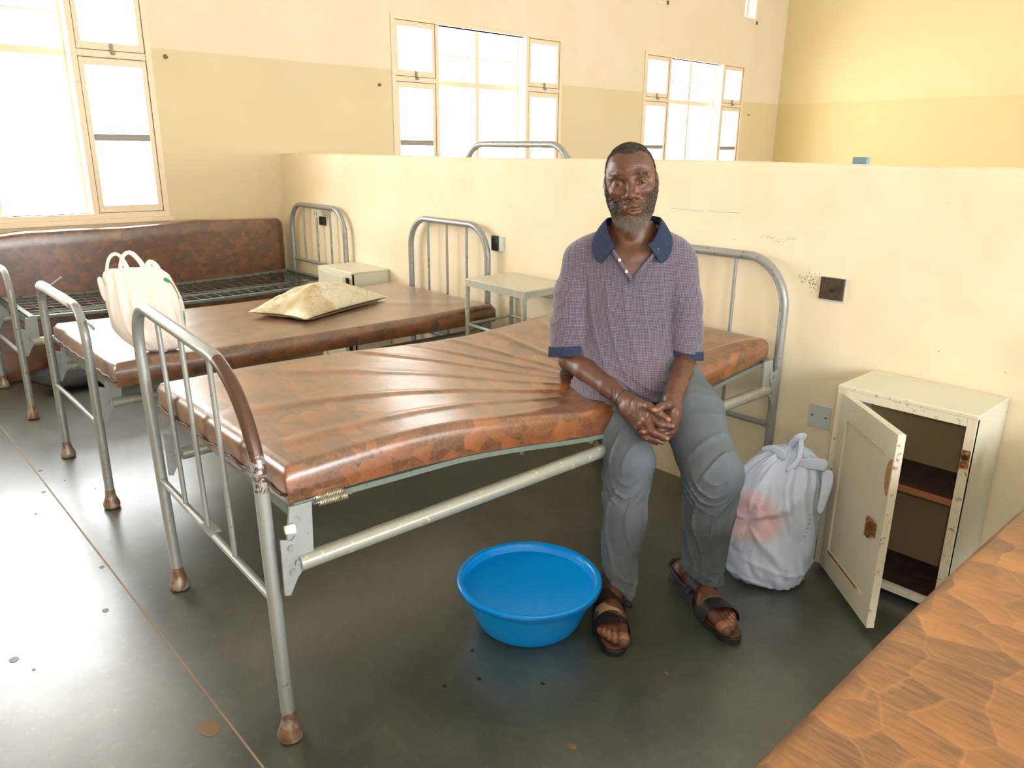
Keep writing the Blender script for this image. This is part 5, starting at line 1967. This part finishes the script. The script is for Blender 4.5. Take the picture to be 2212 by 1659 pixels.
# ---- hair and beard: short tapered hairs rooted on the head surface
def hairs(name, pts_n, length, mat, parent, curl=0.5, w_=0.0006, seed=1, down=0.0):
    rs = np.random.RandomState(seed)
    P, N_, Lm = pts_n
    n = len(P)
    t1 = np.cross(N_, rs.normal(size=(n, 3)))
    t1 /= np.linalg.norm(t1, axis=1, keepdims=True) + 1e-9
    t2_ = np.cross(N_, t1)
    V, Fc = [], []
    rows = 4
    Ls = length * Lm * rs.uniform(0.6, 1.2, n)
    ben = rs.uniform(-1, 1, (n, 2)) * curl
    for j in range(rows):
        f_ = j / (rows - 1)
        c_ = P + N_ * (Ls * f_)[:, None] * (1 - 0.25 * f_) + (t1 * ben[:, :1] + t2_ * ben[:, 1:]) * (Ls * f_ * f_)[:, None]
        c_[:, 2] -= down * Ls * f_ * f_
        ww = w_ * (1 - 0.75 * f_)
        for k_ in range(3):
            a = 2 * PI * k_ / 3
            V.append(c_ + (t1 * math.cos(a) + t2_ * math.sin(a)) * ww)
    V = np.stack(V, 1)            # n, rows*3, 3
    q = []
    for j in range(rows - 1):
        for k_ in range(3):
            l = (k_ + 1) % 3
            q.append((j * 3 + k_, j * 3 + l, (j + 1) * 3 + l, (j + 1) * 3 + k_))
    q = np.array(q)
    Q = (q[None] + (np.arange(n) * rows * 3)[:, None, None]).reshape(-1, 4)
    return V.reshape(-1, 3), Q


def scatter(p, q, mask_fn, n, seed):
    rs = np.random.RandomState(seed)
    a, b, c_ = p[q[:, 0]], p[q[:, 1]], p[q[:, 2]]
    N_ = np.cross(b - a, p[q[:, 3]] - a)
    cen = p[q].mean(1)
    nn = np.linalg.norm(N_, axis=1) + 1e-12
    N_ /= nn[:, None]
    # outward
    sgn = np.sign(np.einsum('ij,ij->i', N_, cen - np.array([0, 0, 0.0])))
    N_ *= sgn[:, None]
    m_ = mask_fn(cen) * nn
    m_ = np.clip(m_, 0, None)
    idx_ = rs.choice(len(q), n, p=m_ / m_.sum())
    uv = rs.uniform(size=(n, 2))
    P = p[q[idx_, 0]] + (p[q[idx_, 1]] - p[q[idx_, 0]]) * uv[:, :1] + (p[q[idx_, 3]] - p[q[idx_, 0]]) * uv[:, 1:]
    return P, N_[idx_]


def ss(a, b, x):
    t_ = np.clip((x - a) / (b - a), 0, 1)
    return t_ * t_ * (3 - 2 * t_)


def hair_mask(c):
    x, y, z = c[:, 0], c[:, 1], c[:, 2]
    line = z - (0.088 - 0.9 * np.clip(0.062 - y, 0, 1) * 1.0) - 0.016 * (np.abs(x) / 0.06) ** 2 * (y > 0.02)
    m_ = ss(-0.004, 0.006, line)
    side = (np.abs(x) > 0.055) * (y < 0.038) * (z > -0.01)
    m_ = np.maximum(m_, side * ss(0.040, 0.028, y) * 0.9)
    ear = (np.abs(x) > 0.0745) * (z < 0.036) * (y > -0.03) * (y < 0.02)
    return m_ * (1 - ear) * (z > -0.07)


def beard_mask(c):
    w1_ = wav(c[:, 0], c[:, 1], c[:, 2], 130, 31)
    w2_ = wav(c[:, 0], c[:, 1], c[:, 2], 300, 32)
    x, y, z = c[:, 0], c[:, 1], c[:, 2] + 0.004 * w1_ + 0.003 * w2_
    ax_ = np.abs(x)
    # cheeks: thick along the jaw, thinning upward; the upper edge slopes from the ear to the mouth corner
    edge = -0.026 - 0.55 * np.clip(0.064 - ax_, 0, 1)
    cheek = ss(0.006, -0.016, z - edge) * (ax_ > 0.030) * (y > -0.004)
    # chin: a rounded bush below the lip
    r_ = np.sqrt((x / 0.046) ** 2 + ((z + 0.118) / 0.027) ** 2)
    chin = ss(1.15, 0.8, r_) * (y > 0.030)
    stache = (ax_ > 0.010) * (ax_ < 0.040) * ss(-0.047, -0.053, z + 0.35 * np.clip(ax_ - 0.008, 0, 1)) * ss(-0.085, -0.070, z + 0.35 * np.clip(ax_ - 0.008, 0, 1)) * (y > 0.066) * 0.55
    side = (ax_ > 0.058) * (y > 0.0) * (y < 0.040) * (z < 0.0) * (z > -0.05) * 0.4
    mouth = (ax_ < 0.029) * (z > -0.090) * (z < -0.061)
    low = ss(-0.140, -0.126, z)
    lim = (y < 0.016) * (z < -0.080)
    return np.maximum(np.maximum(cheek * (0.55 + 0.3 * w1_).clip(0.15, 1), chin), np.maximum(stache, side)) * (1 - mouth) * low * (1 - lim)


P, N_ = scatter(hp, hq, hair_mask, 15000, 2)
hv, hq2 = hairs('hair', (P, N_, np.ones(len(P))), 0.0042, None, None, 0.9, 0.0006, 3)
# a close felt of hair under the single hairs
FC = Field((-0.095, -0.115, -0.06), (0.095, 0.10, 0.130), 0.0024)
FC.ell((0, -0.006, 0.032), (0.0728, 0.0953, 0.0853), k=0)
FC.ell((0, 0.022, 0.050), (0.0633, 0.0713, 0.0593), k=0.03)
s_, (X, Y, Z) = FC.all()
line = (Z - (0.088 - 0.9 * np.clip(0.062 - Y, 0, 1))) - 0.016 * (np.abs(X) / 0.06) ** 2 * (Y > 0.02)
keep = np.maximum(line, np.minimum(np.minimum(np.abs(X) - 0.055, 0.036 - Y), Z + 0.012))
FC.D = np.maximum(FC.D, -keep * 0.7).astype(np.float32)
fp, fq = FC.mesh()
hair = mesh_from('hair', [(head_tf(hv), hq2), (head_tf(fp), fq)], M['hair'], person)

P, N_ = scatter(hp, hq, beard_mask, 12000, 4)
rs = np.random.RandomState(9)
greyness = ss(-0.084, -0.105, P[:, 2]) * (0.65 + 0.3 * wav(P[:, 0], P[:, 1], P[:, 2], 90, 5)) + 0.16 + 0.25 * (np.abs(P[:, 0]) < 0.04) * (P[:, 1] > 0.07)
g = rs.uniform(size=len(P)) < greyness
Lm = 0.45 + 1.0 * ss(-0.06, -0.105, P[:, 2]) * ss(0.055, 0.02, np.abs(P[:, 0]))
for sel, mt, nm in ((g, M['beard_grey'], 'beard'), (~g, M['beard_dark'], 'beard')):
    v_, q_ = hairs(nm, (P[sel], N_[sel], Lm[sel]), 0.0080, None, None, 1.0, 0.00065, 6, down=0.35)
    mesh_from(nm, [(head_tf(v_), q_)], mt, person)
# eyebrows
P, N_ = scatter(hp, hq, lambda c: (np.abs(np.abs(c[:, 0]) - 0.033) < 0.019) * (np.abs(c[:, 2] - 0.0290 + 0.15 * np.abs(np.abs(c[:, 0]) - 0.030)) < 0.0038) * (c[:, 1] > 0.06), 420, 12)
v_, q_ = hairs('eyebrows', (P, N_, np.ones(len(P))), 0.004, None, None, 0.8, 0.0004, 6)
mesh_from('eyebrows', [(head_tf(v_), q_)], M['beard_dark'], person)


# ---- shirt
def shirt_solid(F_):
    F_.ell((-0.018, -0.012, 0.945), (0.182, 0.112, 0.165), k=0)
    F_.cap((-0.165, -0.015, 1.012), (0.128, -0.015, 1.022), 0.067, k=0.05)
    F_.cap((-0.13, -0.02, 1.048), (-0.06, -0.018, 1.085), 0.046, 0.044, k=0.04)
    F_.cap((0.10, -0.02, 1.055), (0.045, -0.018, 1.092), 0.046, 0.044, k=0.04)
    F_.ell((-0.018, 0.010, 0.80), (0.168, 0.120, 0.17), k=0.05)
    F_.ell((-0.018, 0.015, 0.70), (0.182, 0.140, 0.12), k=0.05)
    F_.ell((-0.020, 0.0, 0.635), (0.205, 0.150, 0.085), k=0.04)
    # apron of cloth over the lap
    F_.cap((-0.118, 0.06, 0.64), (-0.070, 0.165, 0.585), 0.094, 0.090, k=0.05)
    F_.cap((0.02, 0.06, 0.68), (0.05, 0.165, 0.63), 0.095, 0.055, k=0.05)
    F_.cap((0.10, 0.04, 0.66), (0.13, 0.115, 0.635), 0.084, 0.068, k=0.05)


def sleeves(F_):
    F_.chain([(-0.168, -0.012, 1.010), (-0.187, 0.010, 0.90), (-0.193, 0.035, 0.80), (-0.196, 0.062, 0.700)], [0.064, 0.068, 0.068, 0.066], k=0.03, kk=0.02)
    F_.chain([(0.132, -0.012, 1.018), (0.152, 0.010, 0.90), (0.166, 0.035, 0.80), (0.176, 0.058, 0.705)], [0.062, 0.064, 0.060, 0.057], k=0.03, kk=0.02)


def shirt_folds(x, y, z):
    # long soft folds fan down from the armpits, short ones bunch at the waist and in the sleeves
    d1 = 0.0055 * ridge(np.sin((x * 0.9 + z * 0.35) * 62 + 1.6 * np.sin(z * 9 + 1))) * ss(1.02, 0.92, z) * ss(0.60, 0.75, z)
    d2 = 0.0070 * ridge(np.sin(z * 105 + 2.2 * np.sin(x * 14) + x * 22)) * ss(0.74, 0.66, z)
    sl = (np.abs(x + 0.018) > 0.155) * ss(0.98, 0.9, z)
    d3 = 0.0050 * ridge(np.sin((z * 0.8 + x * np.sign(x) * 1.4 + y * 0.7) * 75 + 1.5 * np.sin(z * 22))) * sl * ss(0.725, 0.80, z)
    return -(d1 * (1 - sl) + d2 + d3) + 0.0022 * wav(x, y, z, 22, 8)


FS = Field((-0.30, -0.20, 0.50), (0.28, 0.30, 1.16), 0.0043)
shirt_solid(FS)
FSl = Field((-0.30, -0.20, 0.50), (0.28, 0.30, 1.16), 0.0043)
sleeves(FSl)
# cut the sleeve ends square to the arm
for (p_, n_) in (((-0.196, 0.062, 0.722), (0.10, 0.18, -1)), ((0.174, 0.058, 0.728), (-0.12, 0.14, -1))):
    s_, (X, Y, Z) = FSl.all()
    n_ = np.array(n_, float) / np.linalg.norm(n_)
    d = (X - p_[0]) * n_[0] + (Y - p_[1]) * n_[1] + (Z - p_[2]) * n_[2]
    side = (X < -0.02) if p_[0] < 0 else (X >= -0.02)
    FSl.D = np.where(side, np.maximum(FSl.D, d), FSl.D).astype(np.float32)
sl_keep = FSl.D.copy()
# armpit groove: sleeves meet the body with a tight crease low down
k_ = 0.012
h_ = np.clip(0.5 + 0.5 * (FS.D - FSl.D) / k_, 0, 1)
FS.D = (FS.D * (1 - h_) + FSl.D * h_ - k_ * h_ * (1 - h_)).astype(np.float32)
FS.wrinkle(shirt_folds)
# the cloth always clears the skin
Fk = Field((-0.30, -0.20, 0.50), (0.28, 0.30, 1.16), 0.0043)
torso(Fk)
Fa = Field((-0.30, -0.20, 0.50), (0.28, 0.30, 1.16), 0.0043)
arms(Fa)
Fa.D = np.where(sl_keep < 0.012, Fa.D, 10).astype(np.float32)
for (p_, n_) in (((-0.196, 0.062, 0.722), (0.10, 0.18, -1)), ((0.174, 0.058, 0.728), (-0.12, 0.14, -1))):
    s_, (X, Y, Z) = Fa.all()
    n_ = np.array(n_, float) / np.linalg.norm(n_)
    d = (X - p_[0]) * n_[0] + (Y - p_[1]) * n_[1] + (Z - p_[2]) * n_[2]
    side = (X < -0.02) if p_[0] < 0 else (X >= -0.02)
    Fa.D = np.where(side, np.maximum(Fa.D, d + 0.02), Fa.D).astype(np.float32)
FS.D = np.minimum(FS.D, np.minimum(Fk.D, Fa.D) - 0.008).astype(np.float32)
# hollow sleeve mouths
for a_, b_2, r_ in (((-0.195, 0.055, 0.76), (-0.19, 0.085, 0.66), 0.055), ((0.172, 0.05, 0.765), (0.17, 0.08, 0.66), 0.048)):
    FS.cap(a_, b_2, r_ * 0.8, r_, k=0.004, mode='s')
# neck opening and V
s_, (X, Y, Z) = FS.all()
zz_ = np.clip((Z - 0.990) / 0.10, 0, 1.6)
cx_ = -0.004
wid = 0.004 + 0.082 * zz_ ** 0.9
vcut = np.maximum(np.abs(X - cx_ + 0.004 * zz_) - wid, 0.035 - Y)
vcut = np.maximum(vcut, 0.985 - Z)
nk = np.sqrt(((X + 0.012) / 1.0) ** 2 + ((Y - 0.0) / 1.0) ** 2) - 0.078
nk = np.maximum(nk, 1.055 - Z)
FS.D = np.maximum(FS.D, -np.minimum(vcut, nk)).astype(np.float32)
FS.plane((0, -0.02, 0.578), (0, 0.15, -1))
# open hem over the right thigh comes lower
sp_, sq_ = FS.mesh()
shirt = mesh_from('shirt', [(sp_, sq_)], M['shirt'], person, smooth_it=1)

# navy sleeve bands
for a_, n_, r0_, r1_, sg in (((-0.196, 0.062, 0.722), (0.10, 0.18, -1), 0.0715, 0.0575, -1), ((0.174, 0.058, 0.728), (-0.12, 0.14, -1), 0.0625, 0.0495, 1)):
    Fc = Field(np.array(a_) - 0.10, np.array(a_) + 0.10, 0.0028)
    ax0, ax1 = ((-0.193, 0.035, 0.80), (-0.196, 0.066, 0.69)) if sg < 0 else ((0.166, 0.035, 0.80), (0.176, 0.062, 0.69))
    Fc.cap(ax0, ax1, r0_, r0_, k=0)
    Fc.cap(ax0, (ax1[0], ax1[1] + 0.01, ax1[2] - 0.03), r1_, r1_, k=0.002, mode='s')
    n_ = np.array(n_, float) / np.linalg.norm(n_)
    Fc.plane(np.array(a_) + n_ * (0.012 if sg < 0 else 0.006), n_)
    Fc.plane(np.array(a_) - n_ * 0.021, -n_)
    p_, q_ = Fc.mesh()
    mesh_from('sleeve_band', [(p_, q_)], M['navy'], shirt, smooth_it=2)

# collar: a folded band round the neck, tips forward
m_ = MB()
NC = 60


def collar(u, v_):
    a = lerp(-2.62, 2.62, u)            # 0 at the nape
    # centre line of the neck opening
    ca, sa = math.sin(a), -math.cos(a)
    fr = sm(1.3, 2.62, abs(a))          # towards the front
    w_ = v_ * 2 * PI
    rx = 0.078 + 0.010 * fr
    ry = 0.074 + 0.012 * fr
    cx, cy = -0.012, 0.004
    # the section: a flattened loop leaning outwards, inner edge up, outer edge down
    hgt = 0.050 + 0.006 * fr
    ztop = 1.152 - 0.066 * fr * fr - 0.008 * fr
    s_ = 0.5 - 0.5 * math.cos(w_)        # 0 top .. 1 bottom
    th = 0.0038 * math.sin(w_)
    lean = 0.030 + 0.012 * fr
    r_off = lean * s_ ** 0.8 + th + 0.004
    side_push = 0.022 * fr * s_
    x = cx + (rx + r_off) * ca + math.copysign(side_push, ca)
    y = cy + (ry + r_off * 0.8) * sa + 0.012 * fr * (1 - s_)
    z = ztop - hgt * s_ + 0.006 * math.sin(w_) * 0
    if a > 0:
        z += 0.006
    return tuple(pw(np.array([[x, y, z]]))[0])


m_.grid(lambda u, v_: collar(u, v_), NC, 20)
co = m_.build('collar', M['navy'], shirt, smooth=True)
co.modifiers.new('weld', 'WELD').merge_threshold = 0.0004
# placket edges and two small buttons
m_ = MB()
pl_ = [(-0.075, 0.088, 1.065), (-0.055, 0.098, 1.040), (-0.035, 0.106, 1.012), (-0.014, 0.110, 0.985), (-0.004, 0.113, 0.965)]
MB().tube([tuple(pw(np.array([p]))[0]) for p in pl_], 0.0055, 8).build('placket', M['shirt'], shirt, smooth=True)
pl2 = [(0.070, 0.088, 1.070), (0.050, 0.098, 1.046), (0.028, 0.106, 1.018), (0.008, 0.112, 0.990), (-0.002, 0.114, 0.968)]
MB().tube([tuple(pw(np.array([p]))[0]) for p in pl2], 0.0055, 8).build('placket', M['shirt'], shirt, smooth=True)
for p in ((-0.047, 0.108, 1.034), (-0.024, 0.115, 1.000)):
    a, b = pw(np.array([p])), pw(np.array([p]) + np.array([[0, 0.003, 0.001]]))
    MB().tube([tuple(a[0]), tuple(b[0])], 0.0048, 14).build('button', M['button'], shirt, smooth=True, angle=40)

# ---- trousers
FT = Field((-0.26, -0.22, 0.02), (0.42, 0.52, 0.80), 0.0044)
FT.ell((0.0, -0.02, 0.67), (0.185, 0.135, 0.090), k=0)
for H_, K_, A_, rr in ((HIP_R, KN_R, AN_R, (0.090, 0.078, 0.068, 0.062, 0.058, 0.050)), (HIP_L, KN_L, AN_L, (0.094, 0.092, 0.080, 0.074, 0.070, 0.060))):
    H_, K_, A_ = np.array(H_), np.array(K_), np.array(A_)
    kf = K_ + np.array([0, 0.004, -0.004])
    mid = H_ * 0.5 + K_ * 0.5 + np.array([0.012 if H_[0] > 0 else 0.0, 0, 0.004])
    low = A_ + np.array([0.012 if H_[0] < 0 else 0.022, 0.012, 0.0])
    m1 = kf * 0.62 + low * 0.38 + np.array([0, -0.008, 0])
    FT.cap(H_, mid, rr[0], rr[1], k=0.04)
    FT.cap(mid, kf, rr[1], rr[2], k=0.03)
    FT.cap(kf, m1, rr[2], rr[3], k=0.02)
    FT.cap(m1, low + np.array([0, 0, -0.03]), rr[3], rr[5], k=0.02)
    # slack cloth hanging behind and beside the bent knee
    FT.ell(kf * 0.85 + low * 0.15 + np.array([-0.012, -0.022, 0.0]), (0.070, 0.066, 0.050), k=0.03)
    FT.ell(kf * 0.70 + low * 0.30 + np.array([-0.018, -0.010, 0.0]), (0.055, 0.055, 0.030), k=0.02)


def tr_folds(x, y, z):
    lap = ss(0.42, 0.5, z)
    # rings pulled round the knee, long verticals down the shin, a few at the groin
    right = x < 0.10
    cx = np.where(right, 0.005, 0.255)
    a = np.arctan2(y - 0.36, x - cx)
    d1 = 0.0100 * ridge(np.sin(a * 3.5 + 2.0 * np.sin(z * 14) + z * 10)) * ss(0.44, 0.36, z)
    d2 = 0.0110 * ridge(np.sin(z * 70 + 3.2 * np.sin(x * 26 + 1) + y * 30 + wav(x, y, z, 30, 21) * 1.5)) * ss(0.33, 0.40, z) * ss(0.50, 0.44, z) * np.clip(0.5 + wav(x, y, z, 24, 17), 0, 1)
    d3 = 0.0120 * ridge(np.sin((y * 1.0 + x * 0.5) * 48 + 2 * np.sin(x * 18) + 2.2 * wav(x, y, z, 20, 41))) * lap * np.clip(0.3 + wav(x, y, z, 18, 43), 0, 1)
    d4 = 0.0050 * ridge(np.sin(z * 90 + 3 * np.sin(x * 22))) * ss(0.20, 0.12, z) * ss(0.03, 0.08, z)
    return -(d1 + d2 + d3 + d4) * 0.9 + 0.0045 * wav(x, y, z, 24, 4) - 0.002


FT.wrinkle(tr_folds)
Fk = Field((-0.26, -0.22, 0.02), (0.42, 0.52, 0.80), 0.0044)
legs(Fk)
FT.D = np.minimum(FT.D, Fk.D - 0.007).astype(np.float32)
# cuffs: cut slanting so that the hem lies on the instep and rises at the outer side
s_, (X, Y, Z) = FT.all()
hemR = 0.082 - 0.75 * (X - 0.010)
hemL = 0.082 - 0.50 * (X - 0.270)
hem = np.where(X < 0.12, hemR, hemL)
FT.D = np.maximum(FT.D, (np.clip(hem, 0.045, 0.135) - Z) * 0.8).astype(np.float32)
# hollow the cuffs
for A_, r_ in ((AN_R, 0.036), (AN_L, 0.046)):
    A_ = np.array(A_)
    FT.cap(A_ + np.array([0.012, 0.010, 0.05]), A_ + np.array([0.012, 0.012, -0.06]), r_ * 0.9, r_, k=0.003, mode='s')
FT.plane((0, 0, 0.735), (0, 0, 1))
tp_, tq_ = FT.mesh()
trousers = mesh_from('trousers', [(tp_, tq_)], M['trousers'], person, smooth_it=1)

# ---- sandals
for s_n, A_, sgn in (('R', AN_R, 1), ('L', AN_L, -1)):
    h_, t_ = TOE[s_n]
    d = (t_ - h_) / np.linalg.norm(t_ - h_)
    n_ = np.array([d[1], -d[0], 0])
    L = np.linalg.norm(t_ - h_)
    inner = 1 if s_n == 'R' else -1
    q = lambda a, b, z: h_ + d * a * L + n_ * b * inner + np.array([0, 0, z])
    ol = []
    for i in range(48):
        a = 2 * PI * i / 48
        x = 0.5 - 0.555 * math.cos(a)
        wd = 0.036 + 0.016 * sm(0.2, 0.75, x) - 0.004 * math.sin(PI * min(1, max(0, x)) * 1)
        y = wd * math.copysign(abs(math.sin(a)) ** 0.75, math.sin(a)) + 0.004 * (x > 0.5)
        ol.append((x, y))
    fnn = lambda u, v_, z: tuple(pw(q(u, v_, z)[None])[0])
    # a sandal: sole, footbed, straps
    so_ = MB().prism(ol, 0.0, 0.020, fnn).build('sandal', M['sandal'], person, bevel=0.003)
    MB().prism([(0.5 + (u - 0.5) * 0.965, v_ * 0.90) for u, v_ in ol], 0.0195, 0.0245, fnn).build('footbed', M['footbed'], so_, bevel=0.001)

    def band(a0, a1, wd, hgt, name='strap', mat=M['sandal'], thick=0.0035, lo=0.018, skew=0.0, base=0.0):
        m_ = MB()
        def f(u, v_):
            # v_ runs round the closed section: outer face then inner face
            th = PI * u
            w_ = v_ * 2
            a_ = a0 + (a1 - a0) * (w_ if w_ <= 1 else 2 - w_)
            k_ = thick if w_ <= 1 else 0.0
            y = (wd + k_) * math.cos(th)
            z = lo + (hgt - lo + k_) * math.sin(th) ** 0.75
            return fnn(a_ + skew * math.cos(th), y, z)
        m_.grid(f, 26, 8)
        o = m_.build(name, mat, so_, smooth=True, angle=50)
        o.modifiers.new('weld', 'WELD').merge_threshold = 0.0003
        return o
    band(0.64, 0.80, 0.050, 0.068, skew=-0.03)
    band(0.33, 0.50, 0.044, 0.094, skew=0.02)
    band(0.04, 0.12, 0.036, 0.058)
    # heel strap
    pts = [q(0.40, -0.040, 0.050), q(0.2, -0.042, 0.062), q(0.02, -0.036, 0.066), q(-0.045, -0.012, 0.067), q(-0.045, 0.012, 0.067), q(0.02, 0.036, 0.066), q(0.2, 0.042, 0.062), q(0.40, 0.040, 0.052)]
    MB().tube([tuple(pw(p[None])[0]) for p in pts], 0.0075, 8).build('heel_strap', M['sandal'], so_, smooth=True)
    # buckle tab sticking out on the inner side
    m_ = MB()
    a, b = q(0.45, 0.044, 0.068), q(0.47, 0.066, 0.060)
    m_.tube([tuple(pw(a[None])[0]), tuple(pw(b[None])[0])], [0.012, 0.008], 8)
    m_.build('buckle', M['black'], so_, smooth=True)
    if s_n == 'R':
        band(0.50, 0.66, 0.0445, 0.0785, 'lining_patch', M['tan'], 0.002)
    # toe ends paler than the rest of the foot
    for o_, l_, r_ in zip([0.028, 0.005, -0.010, -0.023, -0.034], [0.985, 0.965, 0.92, 0.87, 0.82], [0.0180, 0.0116, 0.0106, 0.0098, 0.0090]):
        ce = q(l_ - 0.012, o_, 0.034 + r_ * 0.35)
        Fn = Field(ce - 0.03, ce + 0.03, 0.0018)
        Fn.cap(ce, q(l_ - 0.06, o_, 0.040), r_ + 0.0006, r_ + 0.0001, k=0)
        p_, q_ = Fn.mesh()
        mesh_from('toe', [(p_, q_)], M['toe_skin'], person)
